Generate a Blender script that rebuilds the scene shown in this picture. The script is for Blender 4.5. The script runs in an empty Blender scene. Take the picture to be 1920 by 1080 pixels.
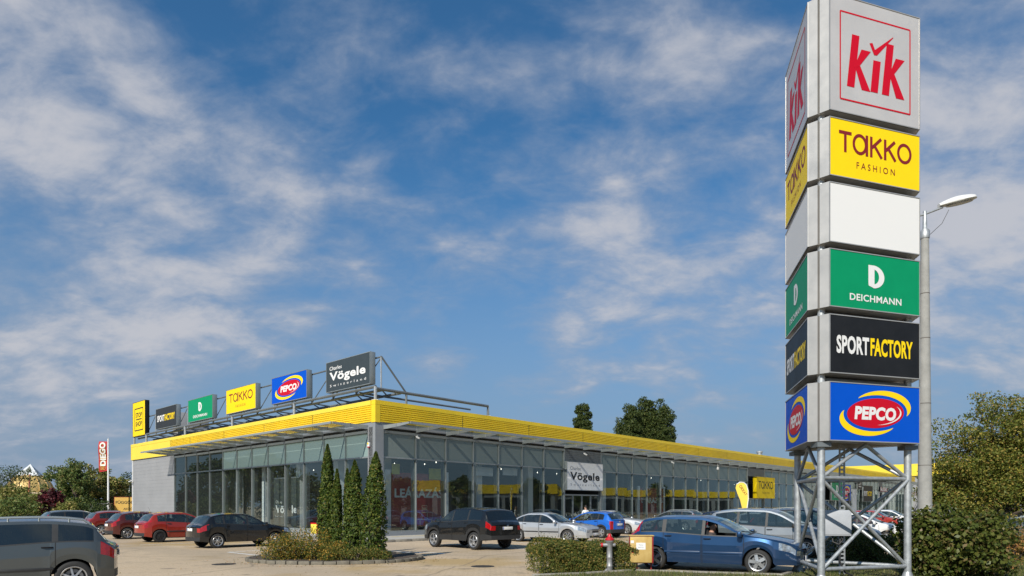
import bpy, bmesh, math, random
import numpy as np
from mathutils import Vector, Matrix, noise
from math import sin, cos, tan, pi, radians, sqrt, atan2, hypot

S = bpy.context.scene
COL = S.collection
random.seed(7)
RNG = np.random.default_rng(11)

# ------------------------------------------------------------------ camera, sun, sky, exposure
FPX, HOR, HC = 1236.0, 950.0, 1.70          # focal length and horizon in photo pixels, eye height in metres
cd = bpy.data.cameras.new('camera')
cam = bpy.data.objects.new('camera', cd); COL.objects.link(cam)
cam.location = (0, 0, HC); cam.rotation_euler = (pi/2, 0, 0)
cd.sensor_width = 36.0; cd.lens = FPX/1920*36; cd.shift_y = (HOR-540)/1920
cd.clip_start = 0.1; cd.clip_end = 6000
S.camera = cam
S.view_settings.view_transform = 'Standard'; S.view_settings.look = 'None'
S.view_settings.exposure = 0.2; S.view_settings.gamma = 1.0
S.cycles.max_bounces = 8; S.cycles.transparent_max_bounces = 24
S.cycles.diffuse_bounces = 3; S.cycles.glossy_bounces = 4
S.cycles.caustics_reflective = False; S.cycles.caustics_refractive = False
S.cycles.sample_clamp_indirect = 4.0

SUN = Vector((-0.43, -0.90, 0.0)).normalized()
EL = radians(36)
SUND = Vector((SUN.x*cos(EL), SUN.y*cos(EL), sin(EL)))
sd = bpy.data.lights.new('sun', 'SUN'); sd.energy = 4.7; sd.angle = radians(0.53); sd.color = (1.0, 0.94, 0.84)
so = bpy.data.objects.new('sun', sd); COL.objects.link(so)
so.rotation_euler = SUND.to_track_quat('Z', 'Y').to_euler(); so.location = (-30, -60, 60)

def px_dir(x, y):
    return Vector(((x-960)/FPX, 1.0, (HOR-y)/FPX)).normalized()

def build_world():
    w = bpy.data.worlds.new('World'); S.world = w; w.use_nodes = True
    nt = w.node_tree; N = nt.nodes; L = nt.links
    N.clear()
    out = N.new('ShaderNodeOutputWorld'); bg = N.new('ShaderNodeBackground')
    sky = N.new('ShaderNodeTexSky'); sky.sky_type = 'NISHITA'; sky.sun_disc = False
    sky.sun_elevation = EL; sky.sun_rotation = atan2(SUN.x, SUN.y)
    sky.air_density = 1.0; sky.dust_density = 0.6; sky.ozone_density = 2.2
    bg.inputs['Strength'].default_value = 0.08
    def math_(op, a, b=None, c=None, clamp=False):
        n = N.new('ShaderNodeMath'); n.operation = op; n.use_clamp = clamp
        for i, v in enumerate((a, b, c)):
            if v is None: continue
            if isinstance(v, (int, float)): n.inputs[i].default_value = v
            else: L.new(v, n.inputs[i])
        return n.outputs[0]
    def vmath(op, a, b):
        n = N.new('ShaderNodeVectorMath'); n.operation = op
        for i, v in enumerate((a, b)):
            if isinstance(v, (tuple, Vector)): n.inputs[i].default_value = v
            else: L.new(v, n.inputs[i])
        return n
    def mapr(v, a, b, c, d, smooth=True):
        n = N.new('ShaderNodeMapRange'); n.interpolation_type = 'SMOOTHSTEP' if smooth else 'LINEAR'
        L.new(v, n.inputs[0])
        for i, q in enumerate((a, b, c, d)): n.inputs[i+1].default_value = q
        return n.outputs[0]
    tc = N.new('ShaderNodeTexCoord'); d = tc.outputs['Generated']
    sep = N.new('ShaderNodeSeparateXYZ'); L.new(d, sep.inputs[0])
    # a flat cloud deck overhead: direction / (height + curvature term)
    den = math_('MAXIMUM', math_('ADD', sep.outputs['Z'], 0.42), 0.2)
    comb = N.new('ShaderNodeCombineXYZ')
    L.new(math_('DIVIDE', sep.outputs['X'], den), comb.inputs[0])
    L.new(math_('DIVIDE', sep.outputs['Y'], den), comb.inputs[1])
    def fbm(scale, detail, rough, dist, off, rot=0.0, sx=1.0):
        m = N.new('ShaderNodeMapping'); L.new(comb.outputs[0], m.inputs[0])
        m.inputs['Location'].default_value = off; m.inputs['Rotation'].default_value = (0, 0, rot)
        m.inputs['Scale'].default_value = (sx, 1, 1)
        n = N.new('ShaderNodeTexNoise'); L.new(m.outputs[0], n.inputs['Vector'])
        n.inputs['Scale'].default_value = scale; n.inputs['Detail'].default_value = detail
        n.inputs['Roughness'].default_value = rough; n.inputs['Distortion'].default_value = dist
        return n.outputs['Fac']
    n1 = fbm(3.6, 10, 0.56, 0.25, (3.1, 1.7, 0), radians(25), 0.8)
    n2 = fbm(9.5, 7, 0.58, 0.4, (7.7, 0.2, 0), radians(20), 0.65)
    # where the banks of cloud lie (centres as world directions)
    blobs = [  # photo x, y, inner deg, outer deg, weight
        (60, 120, 1, 11, .62), (200, 330, 3, 13, .95), (150, 480, 3, 12, .75), (330, 520, 3, 11, .9),
        (0, 540, 3, 12, .6), (380, 370, 2, 9, .75), (490, 375, 1, 5, .6), (290, 220, 1, 8, .5), (460, 570, 1, 7, .45), (120, 620, 2, 8, .25),
        (630, 370, 1, 7, .42), (560, 190, 1, 10, .33), (620, 60, 1, 12, .28), (810, 180, 1, 9, .25), (650, 580, 1, 6, .45), (800, 590, 2, 8, .38),
        (890, 455, .5, 4, .5), (740, 500, 1, 7, .32), (910, 290, 1, 9, .35), (1000, 620, 2, 10, .2),
        (1100, 420, 3, 11, .55), (1280, 430, 6, 18, .62), (1430, 330, 3, 10, .55), (1200, 240, 2, 12, .42), (1100, 60, 2, 9, .32), (1330, 90, 2, 10, .25),
        (1480, 560, 3, 13, .55), (1800, 330, 5, 15, .72), (1880, 560, 4, 14, .7), (1880, 130, 2, 10, .42), (1650, 300, 3, 12, .55), (1500, 480, 3, 9, .5),
        (60, 800, 3, 13, .55), (350, 850, 2, 12, .25), (1350, 780, 4, 16, .28), (1800, 780, 3, 14, .38), (900, 740, 3, 12, .15),
        (-500, 300, 10, 28, .6), (2500, 300, 10, 30, .6)]
    tot = None
    for (x, y, ri, ro, wt) in blobs:
        v = vmath('DOT_PRODUCT', d, px_dir(x, y)).outputs['Value']
        m = math_('MULTIPLY', mapr(v, cos(radians(ro)), cos(radians(ri)), 0, 1), wt)
        tot = m if tot is None else math_('MAXIMUM', tot, m) if wt < .3 else math_('SUBTRACT', math_('ADD', tot, m), math_('MULTIPLY', tot, m))
    tot = math_('MAXIMUM', tot, mapr(sep.outputs['Y'], .1, -.5, 0, .45))     # scattered cloud over the rest of the sky
    n3 = fbm(24.0, 6, 0.6, 0.3, (1.3, 4.2, 0), radians(35), 0.7)
    nn = math_('ADD', math_('ADD', math_('MULTIPLY', n1, .50), math_('MULTIPLY', n2, .36)), math_('MULTIPLY', n3, .14))
    nn = math_('MULTIPLY_ADD', nn, 1.75, -.375)
    dens = math_('ADD', nn, math_('MULTIPLY', tot, .30))
    cov = mapr(dens, 0.51, 1.0, 0, 1)
    thick = mapr(dens, 0.66, 1.0, 0, 1)
    # blue grade of the photograph's sky
    hs = N.new('ShaderNodeMix'); hs.data_type = 'RGBA'; hs.blend_type = 'MULTIPLY'; hs.inputs[0].default_value = 1.0
    L.new(sky.outputs[0], hs.inputs[6]); hs.inputs[7].default_value = (0.48, 1.0, 1.27, 1)
    # haze near the horizon
    hz = mapr(sep.outputs['Z'], 0.0, 0.50, 0.92, 0.0)
    mh = N.new('ShaderNodeMix'); mh.data_type = 'RGBA'; L.new(hz, mh.inputs[0])
    L.new(hs.outputs[2], mh.inputs[6]); mh.inputs[7].default_value = (2.5, 3.3, 4.7, 1)
    cc = N.new('ShaderNodeMix'); cc.data_type = 'RGBA'; L.new(thick, cc.inputs[0])
    cc.inputs[6].default_value = (3.6, 4.2, 5.3, 1); cc.inputs[7].default_value = (5.9, 6.0, 6.5, 1)
    mc = N.new('ShaderNodeMix'); mc.data_type = 'RGBA'
    L.new(math_('MULTIPLY', cov, 0.93), mc.inputs[0]); L.new(mh.outputs[2], mc.inputs[6]); L.new(cc.outputs[2], mc.inputs[7])
    L.new(mc.outputs[2], bg.inputs['Color']); L.new(bg.outputs[0], out.inputs[0])
build_world()

# ------------------------------------------------------------------ helpers: placing
def gd(y): return HC*FPX/(y-HOR)                       # distance of a ground point seen at photo row y
def at(x, y=None, d=None):                             # ground point seen at a photo pixel
    if d is None: d = gd(y)
    return Vector(((x-960)/FPX*d, d, 0))
A_R = math.atan(1142/FPX)
DR = Vector((sin(A_R), cos(A_R), 0)); DL = Vector((-cos(A_R), sin(A_R), 0))    # the two facade directions
NR = Vector((cos(A_R), -sin(A_R), 0)); NL = Vector((-sin(A_R), -cos(A_R), 0))  # outward normals
CORNER = Vector((-7.22, 35.0, 0))
def fr(t, n=0, z=0): return CORNER + DR*t + NR*n + Vector((0, 0, z))
def fl(t, n=0, z=0): return CORNER + DL*t + NL*n + Vector((0, 0, z))
def tr(x):                                             # along the right facade for a photo column
    u = (x-960)/FPX; return (u*CORNER.y-CORNER.x)/(DR.x-u*DR.y)
def tl(x):
    u = (x-960)/FPX; return (u*CORNER.y-CORNER.x)/(DL.x-u*DL.y)
def face_mat(o, xd):                                   # local x along xd, local y up, local z out of the face
    xd = Vector(xd).normalized(); z = Vector((0, 0, 1)); n = xd.cross(z)
    return Matrix(((xd.x, z.x, n.x, o[0]), (xd.y, z.y, n.y, o[1]), (xd.z, z.z, n.z, o[2]), (0, 0, 0, 1)))
def T(x=0, y=0, z=0, rz=0): return Matrix.Translation((x, y, z)) @ Matrix.Rotation(rz, 4, 'Z')

# ------------------------------------------------------------------ helpers: materials
MATS = {}
def nodes_of(m):
    m.use_nodes = True; return m.node_tree.nodes, m.node_tree.links, m.node_tree.nodes['Principled BSDF']
def pm(name, col, rough=.5, metal=0, coat=0, spec=.5, emit=None, var=0, vscale=3.0, bump=0, bscale=40, trans=0, col2=None):
    if name in MATS: return MATS[name]
    m = bpy.data.materials.new(name); N, L, b = nodes_of(m); MATS[name] = m
    b.inputs['Base Color'].default_value = (*col, 1); b.inputs['Roughness'].default_value = rough
    b.inputs['Metallic'].default_value = metal; b.inputs['Coat Weight'].default_value = coat
    b.inputs['Coat Roughness'].default_value = .04; b.inputs['Specular IOR Level'].default_value = spec
    if trans: b.inputs['Subsurface Weight'].default_value = 0
    if emit: b.inputs['Emission Color'].default_value = (*emit[0], 1); b.inputs['Emission Strength'].default_value = emit[1]
    if var or bump or col2:
        tc = N.new('ShaderNodeTexCoord')
    if var or col2:
        n = N.new('ShaderNodeTexNoise'); n.inputs['Scale'].default_value = vscale; n.inputs['Detail'].default_value = 8; n.inputs['Roughness'].default_value = .65
        L.new(tc.outputs['Object'], n.inputs['Vector'])
        r = N.new('ShaderNodeValToRGB'); r.color_ramp.elements[0].position = .32; r.color_ramp.elements[1].position = .68
        c2 = col2 or tuple(c*(1+var) for c in col)
        r.color_ramp.elements[0].color = (*[c*(1-var) for c in col], 1); r.color_ramp.elements[1].color = (*c2, 1)
        L.new(n.outputs['Fac'], r.inputs[0]); L.new(r.outputs[0], b.inputs['Base Color'])
        mr = N.new('ShaderNodeMapRange'); L.new(n.outputs['Fac'], mr.inputs[0]); mr.inputs[3].default_value = max(0, rough-.08); mr.inputs[4].default_value = min(1, rough+.1)
        L.new(mr.outputs[0], b.inputs['Roughness'])
    if bump:
        n = N.new('ShaderNodeTexNoise'); n.inputs['Scale'].default_value = bscale; n.inputs['Detail'].default_value = 5
        L.new(tc.outputs['Object'], n.inputs['Vector'])
        bp = N.new('ShaderNodeBump'); bp.inputs['Strength'].default_value = bump; bp.inputs['Distance'].default_value = .02
        L.new(n.outputs['Fac'], bp.inputs['Height']); L.new(bp.outputs[0], b.inputs['Normal'])
    return m
def paint(name, col, metal=.35, rough=.32, coat=1.0):  # car paint outside, dark lining on the back of the same sheet
    if name in MATS: return MATS[name]
    m = pm(name, col, rough, metal, coat, .15); N, L, b = nodes_of(m)
    tc = N.new('ShaderNodeTexCoord'); n = N.new('ShaderNodeTexNoise'); n.inputs['Scale'].default_value = 2.5; n.inputs['Detail'].default_value = 6
    L.new(tc.outputs['Object'], n.inputs['Vector'])
    r = N.new('ShaderNodeMapRange'); L.new(n.outputs['Fac'], r.inputs[0]); r.inputs[3].default_value = rough-.07; r.inputs[4].default_value = rough+.14
    L.new(r.outputs[0], b.inputs['Roughness'])
    # road dust, thicker low on the body
    sp = N.new('ShaderNodeSeparateXYZ'); L.new(tc.outputs['Object'], sp.inputs[0])
    dz = N.new('ShaderNodeMapRange'); L.new(sp.outputs['Z'], dz.inputs[0]); dz.inputs[1].default_value = .15; dz.inputs[2].default_value = .75; dz.inputs[3].default_value = .10 if max(col) < .05 else .20; dz.inputs[4].default_value = .012
    dm = N.new('ShaderNodeMath'); dm.operation = 'MULTIPLY'; L.new(dz.outputs[0], dm.inputs[0]); L.new(n.outputs['Fac'], dm.inputs[1])
    mx = N.new('ShaderNodeMix'); mx.data_type = 'RGBA'; L.new(dm.outputs[0], mx.inputs[0]); mx.inputs[6].default_value = (*col, 1); mx.inputs[7].default_value = (.20, .17, .13, 1)
    L.new(mx.outputs[2], b.inputs['Base Color'])
    g = N.new('ShaderNodeNewGeometry'); d = N.new('ShaderNodeBsdfDiffuse'); d.inputs[0].default_value = (.02, .02, .022, 1)
    s = N.new('ShaderNodeMixShader'); out = N['Material Output']
    L.new(g.outputs['Backfacing'], s.inputs[0]); L.new(b.outputs[0], s.inputs[1]); L.new(d.outputs[0], s.inputs[2]); L.new(s.outputs[0], out.inputs[0])
    return m
def glass(name, tint, opac, refl=1.0, rough=.02, ior=1.5, wav=0.0):   # see-through sheet with a Fresnel mirror
    if name in MATS: return MATS[name]
    m = bpy.data.materials.new(name); m.use_nodes = True; N = m.node_tree.nodes; L = m.node_tree.links; N.clear(); MATS[name] = m
    out = N.new('ShaderNodeOutputMaterial'); t = N.new('ShaderNodeBsdfTransparent'); t.inputs[0].default_value = (*tint, 1)
    df = N.new('ShaderNodeBsdfDiffuse'); df.inputs[0].default_value = (*[min(1, c*.5) for c in tint], 1)
    mx = N.new('ShaderNodeMixShader'); mx.inputs[0].default_value = opac; L.new(t.outputs[0], mx.inputs[1]); L.new(df.outputs[0], mx.inputs[2])
    g = N.new('ShaderNodeBsdfGlossy'); g.inputs['Roughness'].default_value = rough; g.inputs[0].default_value = (.88, 1, .92, 1)
    geo = N.new('ShaderNodeNewGeometry'); dp = N.new('ShaderNodeVectorMath'); dp.operation = 'DOT_PRODUCT'; L.new(geo.outputs['Normal'], dp.inputs[0]); L.new(geo.outputs['Incoming'], dp.inputs[1])
    def mm(op, a, b=0, c=0):
        n = N.new('ShaderNodeMath'); n.operation = op; n.use_clamp = op == 'MULTIPLY_ADD'
        for i, v in enumerate((a, b, c)):
            if isinstance(v, (int, float)): n.inputs[i].default_value = v
            else: L.new(v, n.inputs[i])
        return n
    f0 = ((ior-1)/(ior+1))**2*1.6                        # Schlick, the same from both sides of the sheet
    k = mm('MULTIPLY_ADD', mm('POWER', mm('SUBTRACT', 1.0, mm('ABSOLUTE', dp.outputs['Value']).outputs[0]).outputs[0], 5.0).outputs[0], refl*(1-f0), f0*refl)
    s = N.new('ShaderNodeMixShader'); L.new(k.outputs[0], s.inputs[0]); L.new(mx.outputs[0], s.inputs[1]); L.new(g.outputs[0], s.inputs[2])
    if wav:
        tc = N.new('ShaderNodeTexCoord'); n = N.new('ShaderNodeTexNoise'); n.inputs['Scale'].default_value = .55; n.inputs['Detail'].default_value = 1
        L.new(tc.outputs['Object'], n.inputs['Vector'])
        bp = N.new('ShaderNodeBump'); bp.inputs['Strength'].default_value = wav; bp.inputs['Distance'].default_value = .03
        L.new(n.outputs['Fac'], bp.inputs['Height']); L.new(bp.outputs[0], g.inputs['Normal'])
    L.new(s.outputs[0], out.inputs[0])
    return m
def leafmat(name, cols, rough=.55, trl=.3):            # each leaf takes its own colour from the list
    if name in MATS: return MATS[name]
    m = bpy.data.materials.new(name); N, L, b = nodes_of(m); MATS[name] = m
    g = N.new('ShaderNodeNewGeometry'); r = N.new('ShaderNodeValToRGB'); cr = r.color_ramp; cr.interpolation = 'LINEAR'
    while len(cr.elements) < len(cols): cr.elements.new(.5)
    for i, (p, c) in enumerate(cols): cr.elements[i].position = p; cr.elements[i].color = (*c, 1)
    L.new(g.outputs['Random Per Island'], r.inputs[0]); L.new(r.outputs[0], b.inputs['Base Color'])
    b.inputs['Roughness'].default_value = rough; b.inputs['Specular IOR Level'].default_value = .25
    t = N.new('ShaderNodeBsdfTranslucent'); L.new(r.outputs[0], t.inputs[0])
    s = N.new('ShaderNodeMixShader'); s.inputs[0].default_value = trl
    L.new(b.outputs[0], s.inputs[1]); L.new(t.outputs[0], s.inputs[2]); L.new(s.outputs[0], N['Material Output'].inputs[0])
    return m

# ------------------------------------------------------------------ helpers: objects
def link(o, parent=None):
    COL.objects.link(o)
    if parent: o.parent = parent
    return o
def tag(o, label=None, cat=None, group=None, kind=None):
    if label: o['label'] = label
    if cat: o['category'] = cat
    if group: o['group'] = group
    if kind: o['kind'] = kind
    return o
def thing(name, label, cat, M=None, group=None):       # an Empty at the thing's base
    o = bpy.data.objects.new(name, None); o.empty_display_size = .3; link(o)
    if M is not None: o.matrix_world = M
    return tag(o, label, cat, group)
def copy_tree(o, parent=None):
    c = o.copy(); COL.objects.link(c)
    if parent: c.parent = parent
    for ch in list(o.children): copy_tree(ch, c)
    return c

class MB:
    """collects shapes and links them as one mesh object"""
    def __init__(s): s.v = []; s.f = []; s.m = []; s.mats = []; s.M = Matrix()
    def mi(s, mat):
        if mat not in s.mats: s.mats.append(mat)
        return s.mats.index(mat)
    def add(s, vs, fs, mat, M=None):
        k = len(s.v); X = s.M @ M if M is not None else s.M
        s.v += [tuple(X @ Vector(p)) for p in vs]; i = s.mi(mat)
        for f in fs: s.f.append(tuple(k+q for q in f)); s.m.append(i)
        return s
    def box(s, c, d, mat, M=None, bev=0):
        x, y, z = d[0]/2, d[1]/2, d[2]/2
        if bev:
            b = min(bev, x*.9, y*.9, z*.9); vs = []; bm = bmesh.new()
            bmesh.ops.create_cube(bm, size=1, matrix=Matrix.Diagonal((d[0], d[1], d[2], 1)))
            bmesh.ops.bevel(bm, geom=bm.edges[:], offset=b, segments=2, affect='EDGES', profile=.5)
            bm.verts.ensure_lookup_table()
            vs = [(v.co.x+c[0], v.co.y+c[1], v.co.z+c[2]) for v in bm.verts]; fs = [[v.index for v in f.verts] for f in bm.faces]
            bm.free(); return s.add(vs, fs, mat, M)
        vs = [(c[0]+a*x, c[1]+b*y, c[2]+g*z) for a in (-1, 1) for b in (-1, 1) for g in (-1, 1)]
        return s.add(vs, [(0, 1, 3, 2), (4, 6, 7, 5), (0, 4, 5, 1), (2, 3, 7, 6), (0, 2, 6, 4), (1, 5, 7, 3)], mat, M)
    def quad(s, p, mat, M=None): return s.add(p, [tuple(range(len(p)))], mat, M)
    def prism(s, poly, z0, z1, mat, M=None, caps=True):    # 2-D outline extruded along local z
        n = len(poly); vs = [(x, y, z0) for x, y in poly]+[(x, y, z1) for x, y in poly]
        fs = [(i, (i+1) % n, n+(i+1) % n, n+i) for i in range(n)]
        if caps: fs += [tuple(range(n-1, -1, -1)), tuple(range(n, 2*n))]
        return s.add(vs, fs, mat, M)
    def tube(s, pts, r, mat, n=8, M=None, cap=True):
        pts = [Vector(p) for p in pts]; rs = r if isinstance(r, (list, tuple)) else [r]*len(pts)
        vs = []; fs = []; up = None
        for i, p in enumerate(pts):
            d = (pts[min(i+1, len(pts)-1)]-pts[max(i-1, 0)]).normalized()
            if up is None: up = Vector((0, 0, 1)) if abs(d.z) < .9 else Vector((1, 0, 0))
            a = d.cross(up).normalized(); b = a.cross(d).normalized(); up = b
            for k in range(n):
                q = 2*pi*k/n; vs.append(tuple(p+(a*cos(q)+b*sin(q))*rs[i]))
        for i in range(len(pts)-1):
            for k in range(n):
                fs.append((i*n+k, i*n+(k+1) % n, (i+1)*n+(k+1) % n, (i+1)*n+k))
        if cap: fs += [tuple(range(n)), tuple(range((len(pts)-1)*n+n-1, (len(pts)-1)*n-1, -1))]
        return s.add(vs, fs, mat, M)
    def lathe(s, prof, mat, n=24, M=None, close=False):    # profile of (r, z) turned round local z
        vs = []; fs = []
        for r, z in prof:
            for k in range(n): q = 2*pi*k/n; vs.append((r*cos(q), r*sin(q), z))
        m = len(prof)
        for i in range(m-1 if not close else m):
            j = (i+1) % m
            for k in range(n): fs.append((i*n+k, i*n+(k+1) % n, j*n+(k+1) % n, j*n+k))
        return s.add(vs, fs, mat, M)
    def text(s, body, h, mat, x=0, y=0, z=.004, bold=0, sx=1.0, track=1.0, shear=0, align='L', M=None):
        c = bpy.data.curves.new('lettering', 'FONT'); c.body = body; c.size = 1; c.offset = bold; c.space_character = track; c.shear = shear; c.resolution_u = 3
        o = bpy.data.objects.new('lettering', c); me = bpy.data.meshes.new_from_object(o)
        vs = [v.co.copy() for v in me.vertices]; fs = [tuple(p.vertices) for p in me.polygons]
        x0 = min(v.x for v in vs); x1 = max(v.x for v in vs)
        k = h/.729                                          # cap height of the font
        w = (x1-x0)*k*sx; ox = x-(0 if align == 'L' else w/2 if align == 'C' else w)
        s.add([((v.x-x0)*k*sx+ox, v.y*k+y, z) for v in vs], fs, mat, M)
        bpy.data.objects.remove(o); bpy.data.curves.remove(c); bpy.data.meshes.remove(me)
        return w
    def build(s, name, parent=None, smooth=None, M=None):
        me = bpy.data.meshes.new(name); me.from_pydata(s.v, [], s.f)
        for m in s.mats: me.materials.append(m)
        me.polygons.foreach_set('material_index', s.m); me.update()
        if smooth is not None:
            me.shade_smooth(); me.set_sharp_from_angle(angle=radians(smooth))
        o = bpy.data.objects.new(name, me); link(o, parent)
        if M is not None: o.matrix_world = M
        return o

def leaf_mesh(name, pts, nrm, size, mat, parent=None, aspect=.55, jitter=.9, extra=None):
    """many small pointed leaves, one quad each, as one mesh"""
    pts = np.asarray(pts, float); nrm = np.asarray(nrm, float); n = len(pts)
    d = nrm+RNG.normal(0, jitter, (n, 3)); d /= np.linalg.norm(d, axis=1)[:, None]
    a = np.cross(d, RNG.normal(0, 1, (n, 3))); a /= np.linalg.norm(a, axis=1)[:, None]
    b = np.cross(d, a); sz = (np.asarray(size)*RNG.uniform(.6, 1.3, n))[:, None]
    v = np.stack([pts-a*sz*.5, pts-b*sz*.5*aspect+a*sz*.05, pts+a*sz*.5, pts+b*sz*.5*aspect+a*sz*.05], 1).reshape(-1, 3)
    me = bpy.data.meshes.new(name); me.vertices.add(4*n); me.vertices.foreach_set('co', v.ravel())
    me.loops.add(4*n); me.loops.foreach_set('vertex_index', np.arange(4*n, dtype=np.int32))
    me.polygons.add(n); me.polygons.foreach_set('loop_start', np.arange(0, 4*n, 4, dtype=np.int32)); me.polygons.foreach_set('loop_total', np.full(n, 4, np.int32))
    me.materials.append(mat); me.update(); me.validate()
    o = bpy.data.objects.new(name, me); link(o, parent)
    return o
# ------------------------------------------------------------------ shared materials
ALU = pm('aluminium', (.30, .33, .33), .42, .5, var=.08, vscale=1.5)
STEEL_G = pm('galvanised', (.40, .42, .43), .48, .55, var=.22, vscale=9, bump=.08, bscale=60)
STEEL_D = pm('grey_steel', (.16, .18, .19), .5, .3, var=.15, vscale=2)
CLAD = pm('grey_cladding', (.29, .295, .305), .5, .1, var=.05, vscale=.8)
CLAD_D = pm('grey_panel', (.25, .27, .29), .5, .2, var=.06, vscale=1)
YEL = pm('yellow_sheet', (.80, .56, .012), .42, 0, .15, var=.09, vscale=.5)
YELF = pm('yellow_flat_sheet', (.82, .62, .05), .42, 0, .15, var=.04, vscale=.7)
BLACK = pm('black_plastic', (.018, .018, .019), .5)
RUBBER = pm('rubber', (.022, .022, .022), .8, var=.25, vscale=12)
WHITE = pm('white_plastic', (.78, .78, .77), .35, var=.03)
S_WHITE = pm('sign_white', (.70, .70, .69), .45, 0, 0, .16); S_GREY = pm('sign_silver', (.56, .54, .52), .35, .25, var=.05, vscale=1.2)
S_RED = pm('sign_red', (.50, .004, .018), .45, 0, 0, .16); S_BROWN = pm('sign_maroon', (.20, .018, .022), .45, 0, 0, .16)
S_YEL = pm('sign_yellow', (.84, .60, .006), .45, 0, 0, .16, var=.02); S_YELP = pm('sign_yellow_pale', (.86, .68, .09), .45, 0, 0, .16)
S_GREEN = pm('sign_green', (.002, .25, .105), .45, 0, 0, .16, var=.04); S_BLK = pm('sign_black', (.014, .015, .017), .45, 0, 0, .16, var=.2, vscale=2)
S_BLUE = pm('sign_blue', (.0, .075, .50), .45, 0, 0, .16, var=.03); S_SLATE = pm('sign_slate', (.042, .055, .063), .45, 0, 0, .16, var=.06)
S_SLATE2 = pm('sign_dark_grey', (.03, .033, .036), .45, 0, 0, .16, var=.1)
PANELFR = pm('panel_frame', (.43, .42, .40), .4, .45, var=.08, vscale=2)

# ------------------------------------------------------------------ ground
def ground_mat():
    m = bpy.data.materials.new('block_paving'); N, L, b = nodes_of(m)
    tc = N.new('ShaderNodeTexCoord'); mp = N.new('ShaderNodeMapping'); mp.inputs['Rotation'].default_value = (0, 0, A_R)
    L.new(tc.outputs['Object'], mp.inputs[0])
    def noise_(s, d, r, off=(0, 0, 0)):
        q = N.new('ShaderNodeMapping'); q.inputs['Location'].default_value = off; L.new(mp.outputs[0], q.inputs[0])
        n = N.new('ShaderNodeTexNoise'); n.inputs['Scale'].default_value = s; n.inputs['Detail'].default_value = d; n.inputs['Roughness'].default_value = r
        L.new(q.outputs[0], n.inputs['Vector']); return n.outputs['Fac']
    def ramp(f, stops):
        r = N.new('ShaderNodeValToRGB'); cr = r.color_ramp
        while len(cr.elements) < len(stops): cr.elements.new(.5)
        for i, (p, c) in enumerate(stops): cr.elements[i].position = p; cr.elements[i].color = (*c, 1)
        L.new(f, r.inputs[0]); return r.outputs[0]
    def mix(f, a, c, mode='MIX'):
        q = N.new('ShaderNodeMix'); q.data_type = 'RGBA'; q.blend_type = mode
        (L.new(f, q.inputs[0]) if not isinstance(f, float) else setattr(q.inputs[0], 'default_value', f))
        L.new(a, q.inputs[6]) if not isinstance(a, tuple) else setattr(q.inputs[6], 'default_value', (*a, 1))
        L.new(c, q.inputs[7]) if not isinstance(c, tuple) else setattr(q.inputs[7], 'default_value', (*c, 1))
        return q.outputs[2]
    br = N.new('ShaderNodeTexBrick'); br.inputs['Scale'].default_value = 1.0; br.inputs['Brick Width'].default_value = .2; br.inputs['Row Height'].default_value = .1
    br.inputs['Mortar Size'].default_value = .007; br.inputs['Mortar Smooth'].default_value = .3; br.inputs['Bias'].default_value = 0
    br.inputs['Color1'].default_value = (.55, .43, .295, 1); br.inputs['Color2'].default_value = (.47, .37, .25, 1); br.inputs['Mortar'].default_value = (.13, .105, .08, 1)
    L.new(mp.outputs[0], br.inputs['Vector'])
    c = br.outputs['Color']
    big = noise_(.10, 6, .6); c = mix(.55, c, ramp(big, [(.3, (.44, .35, .24)), (.5, (.57, .45, .31)), (.68, (.62, .51, .38))]))
    oc = noise_(.16, 5, .55, (5, 9, 0)); c = mix(ramp(oc, [(.53, (0, 0, 0)), (.62, (.75, .75, .75))]), c, (.40, .28, .12))
    st = noise_(.7, 8, .7, (2, 4, 0)); c = mix(ramp(st, [(.55, (0, 0, 0)), (.75, (.5, .5, .5))]), c, (.21, .18, .15))
    fine = noise_(14, 6, .75); c = mix(.55, c, ramp(fine, [(.25, (.55, .54, .52)), (.6, (1.08, 1.06, 1.04))]), 'MULTIPLY')
    wv = N.new('ShaderNodeTexWave'); wv.wave_type = 'BANDS'; wv.bands_direction = 'Y'; wv.inputs['Scale'].default_value = .045; wv.inputs['Distortion'].default_value = 5; wv.inputs['Detail'].default_value = 3; wv.inputs['Detail Scale'].default_value = 1.2
    L.new(mp.outputs[0], wv.inputs['Vector'])
    tm = N.new('ShaderNodeMath'); tm.operation = 'MULTIPLY'; L.new(ramp(wv.outputs['Fac'], [(.62, (0, 0, 0)), (.9, (.6, .6, .6))]), tm.inputs[0]); L.new(noise_(.9, 6, .65, (1, 6, 0)), tm.inputs[1])
    c = mix(tm.outputs[0], c, (.27, .225, .17))
    vo = N.new('ShaderNodeTexVoronoi'); vo.feature = 'DISTANCE_TO_EDGE'; vo.inputs['Scale'].default_value = .22; dv = N.new('ShaderNodeMix'); dv.data_type = 'VECTOR'
    nz = N.new('ShaderNodeTexNoise'); nz.inputs['Scale'].default_value = 1.5; L.new(mp.outputs[0], nz.inputs['Vector']); dv.inputs[0].default_value = .18; L.new(mp.outputs[0], dv.inputs[4]); L.new(nz.outputs['Color'], dv.inputs[5]); L.new(dv.outputs[1], vo.inputs['Vector'])
    c = mix(ramp(vo.outputs['Distance'], [(.0, (.55, .55, .55)), (.012, (0, 0, 0))]), c, (.15, .125, .10))
    oil = noise_(1.3, 4, .5, (8, 1, 0)); c = mix(ramp(oil, [(.62, (0, 0, 0)), (.74, (.7, .7, .7))]), c, (.12, .105, .09))
    L.new(c, b.inputs['Base Color']); b.inputs['Roughness'].default_value = .85; b.inputs['Specular IOR Level'].default_value = .2
    bp = N.new('ShaderNodeBump'); bp.inputs['Strength'].default_value = .4; bp.inputs['Distance'].default_value = .006
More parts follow.
